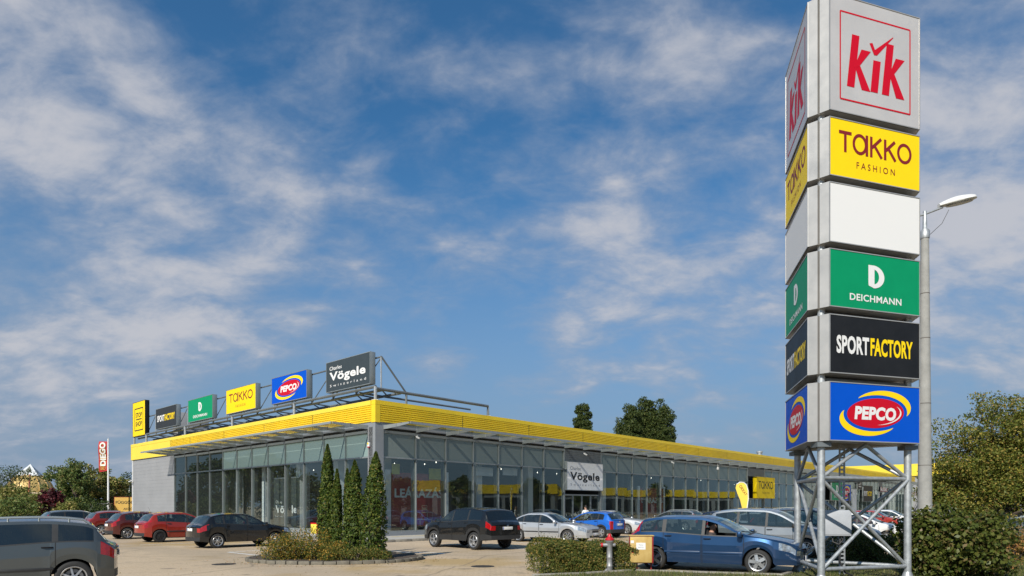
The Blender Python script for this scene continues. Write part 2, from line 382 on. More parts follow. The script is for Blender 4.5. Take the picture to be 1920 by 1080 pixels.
    L.new(fine, bp.inputs['Height']); L.new(bp.outputs[0], b.inputs['Normal'])
    return m
PAVE = ground_mat()
def sheet(name, pts, z, mat, th=None):
    mb = MB()
    if th: mb.prism([(p[0], p[1]) for p in pts], z-th, z, mat)
    else: mb.quad([(p[0], p[1], z) for p in pts], mat)
    return mb
g = MB(); n_ = 40
for rr in ((0, 60), (60, 200), (200, 900), (900, 4000)):
    r0, r1 = rr
    for k in range(n_):
        a, b = 2*pi*k/n_, 2*pi*(k+1)/n_
        if r0 == 0: g.quad([(0, 0, 0), (r1*cos(a), r1*sin(a), 0), (r1*cos(b), r1*sin(b), 0)], PAVE)
        else: g.quad([(r0*cos(a), r0*sin(a), 0), (r1*cos(a), r1*sin(a), 0), (r1*cos(b), r1*sin(b), 0), (r0*cos(b), r0*sin(b), 0)], PAVE)
tag(g.build('ground'), kind='structure')

CONC = pm('concrete_kerb', (.27, .25, .21), .85, var=.22, vscale=5, bump=.3, bscale=40)
WALK = pm('pavement_slabs', (.42, .40, .36), .85, var=.10, vscale=.8, bump=.2, bscale=30)
LINE = pm('road_paint', (.68, .67, .63), .7, var=.25, vscale=5)
YLINE = pm('yellow_paint', (.70, .50, .06), .7, var=.2, vscale=5)
# raised pavement along both facades, with a kerb stone edge
WN = 3.4
mb = MB(); outer = [fl(40, WN), fl(-WN, WN), fr(126, WN)]; inner = [fr(126, 0), fl(0, 0), fl(40, 0)]
mb.prism([(p.x, p.y) for p in outer+inner], -.05, .12, WALK)
tag(mb.build('pavement'), kind='structure')
mb = MB()
def kerb_run(mb, a, b, w=.12, h=.13, step=1.0):
    d = (b-a); n = max(1, int(d.length/step)); ang = atan2(d.y, d.x)
    for i in range(n):
        c = a+d*((i+.5)/n); mb.box((0, 0, h/2-.02), (d.length/n-.012, w, h+.04), CONC, T(c.x, c.y, 0, ang), bev=.012)
kerb_run(mb, fl(38, WN+.06), fl(-WN, WN+.06)); kerb_run(mb, fr(-WN, WN+.06), fr(70, WN+.06))
tag(mb.build('kerb', smooth=40), kind='structure')
mb = MB(); mb.quad([fr(.2, 1.0, .124), fr(120, 1.0, .124), fr(120, 1.12, .124), fr(.2, 1.12, .124)], YLINE)
tag(mb.build('pavement_line'), kind='structure')
# painted bay lines
mb = MB()
def line(p, q, w=.14, z=.004):
    d = (q-p).normalized(); s = Vector((-d.y, d.x, 0))*w/2
    mb.quad([(p-s)+Vector((0, 0, z)), (q-s)+Vector((0, 0, z)), (q+s)+Vector((0, 0, z)), (p+s)+Vector((0, 0, z))], LINE)
for px, py in ((430, 1035), (262, 1022), (120, 1014)):
    a = at(px, py); line(a, a+DR*5)
a = at(428, 1035.5); line(a, a-DL*4.2)
for px, py in ((790, 1037), (985, 1030), (1110, 1024), (1230, 1018)):
    a = at(px, py); line(a, a+DL*4.8)
# a worn painted arc in front of the parked cars
c0 = at(770, 1040)
for i in range(10):
    p = [c0+Vector((1.1*cos(q), 1.1*sin(q), .004))*1 for q in (0.3+i*.2, .3+i*.2+.2)]
    pp = [c0+Vector((1.25*cos(q), 1.25*sin(q), .004)) for q in (0.3+i*.2, .3+i*.2+.2)]
    mb.quad([p[0], p[1], pp[1], pp[0]], LINE)
tag(mb.build('parking_markings'), kind='structure')

# ------------------------------------------------------------------ the shop building
B = thing('shop_building', 'long low glass shop building with a bright yellow ribbed parapet and grey louvred canopies', 'building', Matrix.Translation(CORNER))
B_inv = Matrix.Translation(-CORNER)
def bb(mb, name, smooth=None, parent=None, label=None):  # a part of the building (or a piece of one of its parts)
    o = mb.build(name, parent or B, smooth); o.data.transform(B_inv)
    if label: o['label'] = label
    return o
LEN_R, LEN_L, GL_L, DEPTH = 124.0, 37.4, 27.55, 34.0
MR, ML = 2.23, 2.29; T0R, T0L = .45, .60
ZB, ZT, ZG, ZP0, ZP1 = .32, 4.36, 5.80, 6.20, 7.36
def fbox(mb, f, t0, t1, n0, n1, z0, z1, mat):           # box in facade coordinates
    p = [f(t, n, 0) for t, n in ((t0, n0), (t1, n0), (t1, n1), (t0, n1))]
    q = [(v.x, v.y) for v in p]
    ar = sum(q[i][0]*q[(i+1) % 4][1]-q[(i+1) % 4][0]*q[i][1] for i in range(4))
    if ar < 0: q = q[::-1]
    mb.prism(q, z0, z1, mat)
# roof slab, plinth, blind wall
mb = MB(); far = [fr(0, -.3), fr(LEN_R, -.3), fr(LEN_R, -DEPTH), fl(LEN_L, -.3)+DR*(0), ]
q = [fr(.3, -.3), fr(LEN_R, -.3), fr(LEN_R, -LEN_L), fr(.3, -LEN_L)]
mb.prism([(p.x, p.y) for p in q], 6.9, 7.05, CLAD_D); bb(mb, 'roof')
mb = MB()
fbox(mb, fr, -.05, LEN_R, -.3, .05, 0, ZB, CLAD_D); fbox(mb, fl, .05, GL_L, -.3, .05, 0, ZB, CLAD_D)
bb(mb, 'plinth')
mb = MB(); z = .1
while z < 5.95:                                          # horizontal ribbed cladding with panel joints
    h = .298
    fbox(mb, fl, GL_L+.05, LEN_L, -.25, .02, z, z+h-.012, CLAD); fbox(mb, fl, GL_L+.05, LEN_L, -.25, .012, z+h-.012, z+h, CLAD); z += h
fbox(mb, fl, GL_L, GL_L+.048, -.3, .06, .1, 5.95, ALU); fbox(mb, fl, LEN_L, LEN_L+.1, -.3, .07, 0, 6.15, WHITE)
bb(mb, 'wall', label='plain pale grey ribbed wall beyond the glazing')
mb = MB(); fbox(mb, fl, LEN_L-.3, LEN_L, -60, -.26, 0, 6.9, CLAD)
fbox(mb, fr, 30, LEN_R, -LEN_L+.2, -LEN_L+.5, 0, 6.9, CLAD); bb(mb, 'rear_wall')
# parapet: horizontal ribs, cap, corner trims
def ribs(mb, f, t0, t1, mat, z0=ZP0, z1=ZP1-.24, n=8, dep=.05):
    dz = (z1-z0)/n
    prof = []
    for i in range(n):
        a = z0+i*dz; prof += [(0, a), (dep, a+dz*.22), (dep, a+dz*.72), (0, a+dz*.9)]
    prof.append((0, z1))
    vs = []; fs = []
    for t in (t0, t1): vs += [tuple(f(t, .1+p, zz)) for p, zz in prof]
    m = len(prof)
    for i in range(m-1): fs.append((i, i+1, m+i+1, m+i))
    mb.add(vs, fs, mat)
mb = MB()
t = .16
while t < LEN_R-.1:
    e = min(t+6.0, LEN_R); ribs(mb, fr, t, e-.045, YEL); t = e
bb(mb, 'parapet')
mb = MB(); t = .16
while t < 27:
    e = min(t+6.0, 28.2); ribs(mb, fl, t, e-.045, YEL); t = e
fbox(mb, fl, 28.2, LEN_L+.12, 0, .14, 5.95, ZP1-.24, YELF)
bb(mb, 'parapet', label='yellow parapet over the shorter facade with a plain end panel')
mb = MB()
fbox(mb, fr, -.16, LEN_R, -.3, .16, ZP1-.24, ZP1, YEL); fbox(mb, fl, .17, LEN_L+.15, -.3, .16, ZP1-.24, ZP1, YELF)
fbox(mb, fr, -.155, .155, -.2, .155, ZP0-.02, ZP1-.243, YEL); fbox(mb, fl, LEN_L+.06, LEN_L+.14, -.2, .15, 5.95, ZP1-.243, YEL)
bb(mb, 'parapet_cap')
mb = MB()
fbox(mb, fr, .16, LEN_R, -.3, .098, ZP0-.26, ZP1-.25, CLAD_D); fbox(mb, fl, .16, LEN_L-.3, -.3, .098, ZP0-.26, ZP1-.25, CLAD_D)
bb(mb, 'fascia_backing')
# corner post with pale and dark cladding
mb = MB(); fbox(mb, fr, -.12, T0R-.03, -.5, .1, .1, ZP0-.02, CLAD_D); fbox(mb, fl, .13, T0L-.03, -.45, .12, .1, ZP0-.26, CLAD)
for zz in (1.5, 2.9, ZT, 5.4): fbox(mb, fl, .128, T0L-.028, -.3, .126, zz, zz+.02, CLAD_D)
bb(mb, 'corner_post')
mb = MB(); mb.M = face_mat(fl(.42, .12, 5.0), -DL); mb.box((0, 0, .05), (.14, .26, .1), WHITE, bev=.02); mb.box((0, .06, .105), (.1, .1, .02), S_YEL, bev=.008); mb.box((0, -.12, .06), (.15, .05, .1), S_RED, bev=.015)
bb(mb, 'alarm_box', 40)

# glazing bay by bay
G_UP = glass('spandrel_glass', (.46, .54, .50), .7, 1.2, .03, 1.5, .08)
G_UPL = glass('frosted_glass', (.62, .84, .80), .70, 1.0, .03, 1.5, .08)
G_LOW = glass('shop_glass', (.80, .86, .86), .02, 2.0, .004, 1.52, .06)
G_DRK = glass('dark_glass', (.10, .12, .12), .35, 1.3, .01, 1.52, .06)
FIN = pm('dark_fin', (.07, .075, .08), .5)
def bay(f, t0, t1, up, low, lowz=ZB):
    mb = MB()
    fbox(mb, f, t0-.021, t0+.021, -.16, .06, ZB, ZG, ALU)
    fbox(mb, f, t0+.03, t1-.03, -.10, .045, ZT-.04, ZT+.04, ALU)
    fbox(mb, f, t0+.03, t1-.03, -.10, .06, ZG-.14, ZG, ALU)
    fbox(mb, f, t0+.03, t1-.03, -.10, .045, lowz, lowz+.07, ALU)
    fbox(mb, f, t0-.06, t0+.06, -.36, -.162, .1, ZG, FIN)
    w = bb(mb, 'window')
    for z0, z1, m in ((ZT+.04, ZG-.14, up), (lowz+.07, ZT-.04, low)):
        p = MB(); e = random.uniform(-.004, .004); e2 = random.uniform(-.004, .004)
        p.quad([f(t0+.03, -.02+e, z0), f(t1-.03, -.02+e2, z0), f(t1-.03, -.02+e2, z1), f(t0+.03, -.02+e, z1)], m)
        bb(p, 'pane', parent=w)
    return w
NBR = int((LEN_R-T0R)/MR)
ENT = (7, 8, 21, 22, 32, 33, 44)                         # bays with a door below and a sign above
for i in range(NBR):
    if i in ENT: continue
    bay(fr, T0R+i*MR, T0R+(i+1)*MR, G_UP, G_LOW)
for i in range(12):
    d = i >= 8
    bay(fl, T0L+i*(GL_L-T0L)/12, T0L+(i+1)*(GL_L-T0L)/12, G_DRK if d else G_UPL, G_DRK if d else G_LOW)
for k, (a, b) in enumerate(((7, 9), (21, 23), (32, 34), (44, 45))):     # entrances
    t0, t1 = T0R+a*MR, T0R+b*MR
    mb = MB(); zz = 4.95
    while zz < ZG-.05:
        fbox(mb, fr, t0+.04, t1-.04, -.10, .06, zz, zz+.11, STEEL_D); fbox(mb, fr, t0+.04, t1-.04, -.10, .03, zz+.11, zz+.14, CLAD_D); zz += .14
    fbox(mb, fr, t0-.06, t0+.04, -.2, .08, .1, ZG, ALU); fbox(mb, fr, t1-.04, t1+.06, -.2, .08, .1, ZG, ALU)
    bb(mb, 'entrance_surround')
    nd = 4 if b-a > 1 else 2
    for j in range(nd):
        s0 = t0+.06+(t1-t0-.12)*j/nd; s1 = t0+.06+(t1-t0-.12)*(j+1)/nd
        mb = MB(); op = -.9 if (j in (1, 2) and nd == 4) else 0
        for (u0, u1, z0, z1) in ((s0+.02, s0+.07, .13, 2.6), (s1-.07, s1-.02, .13, 2.6), (s0+.07, s1-.07, 2.5, 2.6), (s0+.07, s1-.07, .13, .25)):
            fbox(mb, fr, u0, u1, -.12, -.06, z0, z1, ALU)
        w = bb(mb, 'door'); p = MB(); p.quad([fr(s0+.07, -.09, .25), fr(s1-.07, -.09, .25), fr(s1-.07, -.09, 2.5), fr(s0+.07, -.09, 2.5)], G_LOW); bb(p, 'pane', parent=w)
        h = MB(); h.tube([fr(s1-.14, -.02, .9), fr(s1-.14, -.02, 1.7)], .018, ALU, 6); bb(h, 'handle', parent=w)

# canopies: brackets, louvre blades, edge rail
G_CAN = glass('canopy_glass', (.60, .62, .62), .25, .7, .08, 1.5)
CANM = pm('canopy_metal', (.30, .33, .335), .45, .35, var=.07, vscale=1.2)
def canopy(f, t0, t1, step, tstart):
    mb = MB(); L_, z1 = 2.25, 6.06
    t = tstart
    while t <= t1:
        prof = [(.06, z1), (L_, z1), (L_, z1-.09), (1.3, z1-.17), (.06, z1-.22)]
        vs = [tuple(f(t-.035, n, z)) for n, z in prof]+[tuple(f(t+.035, n, z)) for n, z in prof]; k = len(prof)
        mb.add(vs, [(i, (i+1) % k, k+(i+1) % k, k+i) for i in range(k)]+[tuple(range(k)), tuple(range(2*k-1, k-1, -1))], CANM)
        fbox(mb, f, t-.042, t+.042, 1.18, 1.21, z1-.16, z1+.01, STEEL_D)
        t += step
    fbox(mb, f, t0, t1, L_+.001, L_+.05, z1-.10, z1+.02, CANM)
    c = bb(mb, 'canopy')
    t = tstart
    while t < t1-.3:                                     # dusty glass sheets lying on the brackets
        e = min(t+step, t1); mb = MB()
        for n0, n1 in ((.14, 1.17), (1.21, L_-.02)):
            a = [f(t+.05, n0, z1+.012), f(e-.05, n0, z1+.012), f(e-.05, n1, z1+.012), f(t+.05, n1, z1+.012)]
            mb.quad(a, G_CAN)
        bb(mb, 'canopy_glass', parent=c); t += step
canopy(fr, .5, LEN_R-.5, MR, T0R); canopy(fl, .7, 28.4, (GL_L-T0L)/12, T0L)

# cameras and lamps fixed to the building
def cctv(f, xd, t, z, n=.1):
    mb = MB(); mb.M = face_mat(f(t, n, z), xd)
    mb.tube([(0, 0, 0), (0, .02, .16)], .025, WHITE, 8); mb.box((0, .0, .2), (.09, .09, .30), WHITE, Matrix.Rotation(.4, 4, 'X'), bev=.02)
    bb(mb, 'security_camera', 40)
cctv(fr, DR, 2.6, 5.62, .12); cctv(fr, DR, 18.2, 5.6, .15); cctv(fr, DR, 31, 5.62, .12); cctv(fl, -DL, LEN_L-.1, 4.1, .1)
for t in (38.5, 60, 83):
    mb = MB(); p = fr(t, .9, 5.35); mb.tube([p+Vector((0, 0, .5)), p+Vector((0, 0, .1))], .02, WHITE, 6); mb.lathe([(.02, .12), (.10, .08), (.11, -.12), (.02, -.14)], WHITE, 12, Matrix.Translation(p))
    bb(mb, 'hanging_lamp', 40)
mb = MB(); p = fr(53.5, -1.2, 7.05); mb.lathe([(.28, 0), (.28, .75), (.36, .78), (.36, .95), (0, 1.0)], STEEL_G, 14, Matrix.Translation(p)); bb(mb, 'roof_vent', 40)

# the interior that shows through the glass
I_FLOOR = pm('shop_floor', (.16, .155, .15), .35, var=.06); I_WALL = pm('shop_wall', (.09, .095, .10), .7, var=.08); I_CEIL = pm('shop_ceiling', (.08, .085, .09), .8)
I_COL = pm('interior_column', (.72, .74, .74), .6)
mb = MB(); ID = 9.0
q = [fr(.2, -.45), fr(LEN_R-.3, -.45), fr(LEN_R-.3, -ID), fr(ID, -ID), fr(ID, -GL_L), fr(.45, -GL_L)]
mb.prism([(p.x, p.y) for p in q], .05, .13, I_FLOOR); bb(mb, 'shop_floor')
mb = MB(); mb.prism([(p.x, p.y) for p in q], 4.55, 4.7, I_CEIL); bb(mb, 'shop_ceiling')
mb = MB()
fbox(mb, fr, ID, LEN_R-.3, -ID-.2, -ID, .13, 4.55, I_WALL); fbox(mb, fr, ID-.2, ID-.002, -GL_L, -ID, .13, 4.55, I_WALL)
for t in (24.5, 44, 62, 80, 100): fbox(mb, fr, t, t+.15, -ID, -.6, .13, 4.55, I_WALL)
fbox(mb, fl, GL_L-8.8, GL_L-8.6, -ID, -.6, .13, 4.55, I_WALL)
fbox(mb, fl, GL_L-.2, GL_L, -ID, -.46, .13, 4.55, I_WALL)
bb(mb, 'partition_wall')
mb = MB(); fbox(mb, fr, .6, LEN_R-.3, -.75, -.6, 4.5, 6.85, CLAD_D); fbox(mb, fl, .76, GL_L, -.75, -.6, 4.5, 6.85, CLAD_D); bb(mb, 'spandrel_backing')
for t in (5.2, 9.6, 14.2, 18.6, 24.6+3): 
    if t < GL_L: mb = MB(); fbox(mb, fl, t, t+.5, -1.5, -1.0, .131, 4.549, I_COL); bb(mb, 'interior_column')
for t in (1.4, 8.6, 13.6, 22.5, 31.5, 40.5, 52.8, 61.5, 70.5, 79.5):
    mb = MB(); fbox(mb, fr, t, t+.5, -1.7, -1.2, .131, 4.549, I_COL); bb(mb, 'interior_column')
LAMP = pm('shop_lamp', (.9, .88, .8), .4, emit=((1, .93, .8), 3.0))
mb = MB()
rs = random.Random(3)
for i in range(22):
    t = 1.5+i*2.9+rs.uniform(-.4, .4); n = -1.2-rs.random()*5; p = fr(t, n, 4.36)
    mb.lathe([(.0, .0), (.022, .0), (.025, .06), (.012, .09)], LAMP, 8, Matrix.Translation(p) @ Matrix.Rotation(rs.uniform(-.5, .5), 4, 'X'))
for i in range(9):
    p = fl(1.5+i*1.9, -1.2-rs.random()*5, 4.36); mb.lathe([(.0, .0), (.022, .0), (.025, .06), (.012, .09)], LAMP, 8, Matrix.Translation(p))
o = bb(mb, 'ceiling_spotlights', 40); o['kind'] = 'stuff'
# ------------------------------------------------------------------ lettering and emblems (local x right, y up, z out of the sign)
ZS = [0.0]
def zl(): ZS[0] += .0004; return .003+ZS[0] % .004
def poly(mb, pts, mat, z=None): mb.quad([(x, y, zl() if z is None else z) for x, y in pts], mat)
def stroke(mb, p, q, w, mat):
    z = zl(); d = Vector((q[0]-p[0], q[1]-p[1])); d.normalize(); n = Vector((-d.y, d.x))*w/2
    mb.quad([(p[0]-n.x, p[1]-n.y, z), (q[0]-n.x, q[1]-n.y, z), (q[0]+n.x, q[1]+n.y, z), (p[0]+n.x, p[1]+n.y, z)], mat)
def ring(mb, cx, cy, rx, ry, w, mat, a0=0, a1=2*pi, n=40, wy=None):
    z = zl(); wy = wy or w
    for i in range(n):
        a = a0+(a1-a0)*i/n; b = a0+(a1-a0)*(i+1)/n
        mb.quad([(cx+(rx-w)*cos(a), cy+(ry-wy)*sin(a), z), (cx+rx*cos(a), cy+ry*sin(a), z), (cx+rx*cos(b), cy+ry*sin(b), z), (cx+(rx-w)*cos(b), cy+(ry-wy)*sin(b), z)], mat)
def disc(mb, cx, cy, rx, ry, mat, n=48, rot=0, z=None):
    z = zl() if z is None else z; c, s = cos(rot), sin(rot)
    mb.quad([(cx+rx*cos(2*pi*i/n)*c-ry*sin(2*pi*i/n)*s, cy+rx*cos(2*pi*i/n)*s+ry*sin(2*pi*i/n)*c, z) for i in range(n)], mat)
def crescent(mb, cx, cy, rx, ry, a0, a1, th, rot, mat, n=30):
    z = zl(); o = []; i_ = []; c, s = cos(rot), sin(rot)
    for i in range(n+1):
        f = i/n; a = a0+(a1-a0)*f; t = th*sin(pi*f)**.8
        for L, k in ((o, 1+t), (i_, 1.0)):
            x, y = rx*k*cos(a), ry*(1+t*1.25 if k > 1 else 1)*sin(a); L.append((cx+x*c-y*s, cy+x*s+y*c, z))
    for i in range(n): mb.quad([i_[i], o[i], o[i+1], i_[i+1]], mat)
def fit(mb, body, h, mat, x0, x1, y, bold=0, track=1.0, shear=0, dz=0):
    w = MB().text(body, h, mat, 0, 0, 0, bold, 1.0, track, shear); mb.text(body, h, mat, x0, y, zl()+dz, bold, (x1-x0)/w, track, shear)
def lg_check(mb, W, H):                                 # red framed letters with a tick for the dot
    R = S_RED; x0, x1, y0, y1 = .115*W, .885*W, .115*H, .865*H; t = .013*W
    for a, b in (((x0, y0), (x1, y0)), ((x1, y0), (x1, y1)), ((x1, y1), (x0, y1)), ((x0, y1), (x0, y0))): stroke(mb, a, b, t, R)
    def k(ox, oy, h):
        P = lambda x, y: ((ox+x)*W, (oy+y)*H)
        poly(mb, [P(0, 0), P(.080, 0), P(.135, h), P(.055, h)], R)
        poly(mb, [P(.075, .17), P(.13, .190), P(.258, .345), P(.158, .345)], R)
        poly(mb, [P(.082, .200), P(.135, .215), P(.255, -.005), P(.160, -.005)], R)
    k(.185, .235, .455); k(.565, .235, .455)
    P = lambda x, y: (x*W, y*H)
    poly(mb, [P(.440, .235), P(.520, .235), P(.553, .515), P(.473, .515)], R)
    poly(mb, [P(.430, .652), P(.462, .662), P(.490, .607), P(.690, .760), P(.694, .755), P(.512, .562), P(.480, .560)], R)
def lg_fashion(mb, W, H, sq=False, col=None):           # round geometric capitals over spaced small ones
    c = col or S_BROWN; k = H if sq else H
    w = .055*H; x = .10*W; cw = .80*W; y0 = .44*H; y1 = .80*H; h = y1-y0
    u = cw/4.85; T_ = lambda i: x+i*u
    stroke(mb, (T_(0), y1-w/2), (T_(.82), y1-w/2), w, c); stroke(mb, (T_(.41), y0), (T_(.41), y1-w), w, c)
    ring(mb, T_(1.36), y0+h*.5, .48*u, h*.5, w*.95, c); stroke(mb, (T_(1.36)+.46*u, y0), (T_(1.36)+.46*u, y1), w, c)
    for q in (2.12, 3.05):
        stroke(mb, (T_(q), y0), (T_(q), y1), w, c); stroke(mb, (T_(q)+w*.3, y0+h*.47), (T_(q+.66), y1-.01*H), w, c); stroke(mb, (T_(q+.22), y0+h*.58), (T_(q+.70), y0+.01*H), w, c)
    ring(mb, T_(4.36), y0+h*.5, .50*u, h*.5, w*.95, c)
    mb.text('FASHION', .115*H, c, .5*W, .20*H, zl(), 0, .95, 1.55, align='C')
def lg_dshoe(mb, W, H, word=True):
    c = S_WHITE; cx = .5*W; y0, h = .40*H, .40*H; w = .34*h
    x = cx-.42*h
    poly(mb, [(x+.02*h, y0+.10*h), (x+w, y0), (x+w, y0+.86*h), (x+w, y0+h), (x, y0+h), (x+.0*h, y0+.2*h)], c)
    z = zl(); n = 20; rx, ry = .62*h, .5*h
    for i in range(n):
        a, b = -pi/2+pi*i/n, -pi/2+pi*(i+1)/n
        f = lambda q, k: (x+w*.8+(rx-k*.30*h)*cos(q), y0+.5*h+(ry-k*.17*h)*sin(q), z)
        mb.quad([f(a, 1), f(a, 0), f(b, 0), f(b, 1)], c)
    if word: fit(mb, 'DEICHMANN', .118*H, c, .215*W, .785*W, .155*H, .02, 1.06)
def lg_sport(mb, W, H):
    h = .295*H; y = .36*H
    fit(mb, 'SPORT', h, S_WHITE, .075*W, .425*W, y, .035, 1.04); fit(mb, 'FACTORY', h, S_YEL, .44*W, .915*W, y, .035, 1.04)
def lg_oval(mb, W, H):
    cx, cy = .5*W, .5*H; rx, ry = .315*W, .255*H; r = radians(4)
    crescent(mb, cx, cy, rx*1.12, ry*1.22, radians(122), radians(-14), .24, r, S_YEL)
    crescent(mb, cx, cy, rx*1.12, ry*1.22, radians(302), radians(166), .24, r, S_YEL)
    disc(mb, cx, cy, rx, ry, S_RED, rot=r)
    crescent(mb, cx, cy, rx*.86, ry*.80, radians(30), radians(-88), .07, r, S_WHITE)
    fit(mb, 'PEPCO', .21*H, S_WHITE, .265*W, .725*W, cy-.105*H, .05, 1.04, .10, .002)
def lg_name(mb, W, H, dark=False, sub=True):
    c = S_SLATE2 if dark else S_WHITE; g_ = pm('sign_letter_grey', (.33, .34, .35), .4) if dark else S_WHITE
    fit(mb, 'Charles', .125*H, g_, .085*W, .37*W, .71*H, .008)
    fit(mb, 'Vögele', .27*H, c, .085*W, .90*W, .375*H, .03, 1.06)
    if sub: fit(mb, 'Switzerland', .085*H, g_, .095*W, .91*W, .16*H, .0, 1.75)
def lg_stop(mb, W, H):
    c = S_BLK
    x0, x1, y0, y1 = .17*W, .83*W, .17*H, .80*H; t = .03*W
    for a, b in (((x0, y0), (x1, y0)), ((x1, y0), (x1, y1)), ((x1, y1), (x0, y1)), ((x0, y1), (x0, y0))): stroke(mb, a, b, t, c)
    fit(mb, 'STOP', .14*H, c, .25*W, .75*W, .545*H, .02); stroke(mb, (.27*W, .487*H), (.73*W, .487*H), t, c)
    fit(mb, 'SHOP', .14*H, c, .25*W, .75*W, .29*H, .02)
LOGO = dict(check=lg_check, fashion=lg_fashion, dshoe=lg_dshoe, sport=lg_sport, oval=lg_oval, name=lg_name, stop=lg_stop, blank=None)
FACE = dict(check=S_GREY, fashion=S_YEL, dshoe=S_GREEN, sport=S_BLK, oval=S_BLUE, name=S_SLATE, stop=S_YEL, blank=S_WHITE)

def box_sign(name, label, kind, M, W, H, dep, frame, face=None, group=None, logo_fn=None, cat='sign'):
    """a lit-box sign: casing, face panel and lettering; M puts local (0,0,0) at the lower left of its face"""
    t = thing(name, label, cat, M, group)
    mb = MB(); e = .035
    mb.box((W/2, H/2, -dep/2-.01), (W, H, dep-.02), frame, bev=.012)
    for c, d in (((W/2, e/2, -.005), (W, e, .03)), ((W/2, H-e/2, -.005), (W, e, .03)), ((e/2, H/2, -.005), (e, H-2*e, .03)), ((W-e/2, H/2, -.005), (e, H-2*e, .03))): mb.box(c, d, frame)
    mb.build('casing', t, 30)
    mb = MB(); mb.box((W/2, H/2, -.008), (W-2*e, H-2*e, .016), face or FACE[kind]); mb.build('face_panel', t)
    fn = logo_fn or LOGO.get(kind)
    if fn:
        mb = MB(); fn(mb, W, H); mb.build('lettering', t)
    return t

# roof signs in a row along the shorter facade
ZSB, ZSH = 8.28, 1.74
def roof_sign(x0, x1, kind, label, zb=ZSB, H=ZSH, dep=.34, frame=ALU):
    t0, t1 = tl(x0), tl(x1)                             # t0 further from the corner
    return box_sign('roof_sign', label, kind, face_mat(fl(t0, .05, zb), -DL), t0-t1, H, dep, frame, group='box signs standing on the roof frame')
roof_sign(613, 695.7, 'name', 'dark slate box sign with white lettering on the roof frame at the corner')
roof_sign(510.8, 576.7, 'oval', 'bright blue box sign with a red oval and yellow swooshes on the roof frame', H=1.70)
roof_sign(425.4, 481, 'fashion', 'yellow box sign with maroon lettering on the roof frame beside the blue one', H=1.72)
roof_sign(354, 400, 'dshoe', 'green box sign with a big white letter D on the roof frame')
roof_sign(293.4, 332.4, 'sport', 'black box sign with white and yellow lettering on the roof frame', face=None) if False else \
    box_sign('roof_sign', 'charcoal box sign with white and yellow lettering on the roof frame', 'sport', face_mat(fl(tl(293.4), .05, ZSB), -DL), tl(293.4)-tl(332.4), ZSH, .34, ALU, face=S_SLATE2, group='box signs standing on the roof frame')
roof_sign(250, 273.2, 'stop', 'tall yellow box sign with black sides at the far end of the roof frame', 8.05, 3.1, .36, S_BLK)

# the steel frame that carries them
fm = thing('roof_sign_frame', 'grey steel truss along the roof edge that carries the row of box signs', 'sign frame', Matrix.Translation(fl(0, 0, ZP1)))
FI = Matrix.Translation(-fl(0, 0, ZP1))
def fp(mb, name): o = mb.build(name, fm, 40); o.data.transform(FI); return o
mb = MB(); tE = tl(250)
for n, z in ((-.42, 7.95), (-.42, 9.75), (-1.7, 7.95)): mb.tube([fl(.1, n, z), fl(tE, n, z)], .075 if z < 9 else .05, STEEL_D, 6)
for n, z in ((-.05, 8.1), ): mb.tube([fl(.1, n, z), fl(tE, n, z)], .08, STEEL_D, 6)
fp(mb, 'rail')
mb = MB(); t = .12; k = 0
while t < tE:
    mb.tube([fl(t, -.42, 7.95), fl(t, -.42, 9.75)], .045, STEEL_G, 6); mb.tube([fl(t, -.42, 8.0), fl(t, -1.7, 7.95)], .045, STEEL_D, 6)
    t += 2.35; k += 1
fp(mb, 'upright')
mb = MB(); t = .12
while t < tE-2.4:
    mb.tube([fl(t, -.42, 9.70), fl(t+2.35, -.42, 8.0)], .03, STEEL_D, 6); mb.tube([fl(t, -.42, 8.0), fl(t+1.2, -1.7, 7.95)], .04, STEEL_D, 6); t += 2.35
mb.tube([fl(.1, -.42, 9.75), fl(.1, -2.1, 8.0)], .05, STEEL_D, 8)
fp(mb, 'diagonal_brace')
for t in (.12, 8.6, 17.2, 25.6, 34.2, tE-.1):
    mb = MB(); mb.tube([fl(t, -.05, ZP1), fl(t, -.05, 8.1)], .09, STEEL_G, 8); mb.box((0, 0, .02), (.34, .34, .03), STEEL_G, Matrix.Translation(fl(t, -.05, ZP1))); fp(mb, 'post')
mb = MB(); te = tr(917)
mb.tube([fr(.1, -.1, 8.0), fr(te, -.1, 8.0), fr(te, -.1, ZP1)], .085, STEEL_D, 8); mb.box((0, 0, .02), (.34, .34, .03), STEEL_G, Matrix.Translation(fr(te, -.1, ZP1)))
mb.tube([fr(.1, -1.7, 7.95), fr(te, -1.7, 7.95)], .06, STEEL_D, 8); mb.tube([fl(.1, -2.1, 8.0), fl(.1, -2.1, 7.1)], .06, STEEL_D, 8)
fp(mb, 'return_rail')
mb = MB(); p = fl(tl(286), -3.2, 0); mb.box((0, 0, 8.9), (2.4, 2.2, 2.2), CLAD, T(p.x, p.y, 0, A_R), bev=.03)
o = mb.build('rooftop_unit', None, 30); tag(o, 'grey boxed ventilation unit on the roof behind the tall yellow sign', 'ventilation unit')

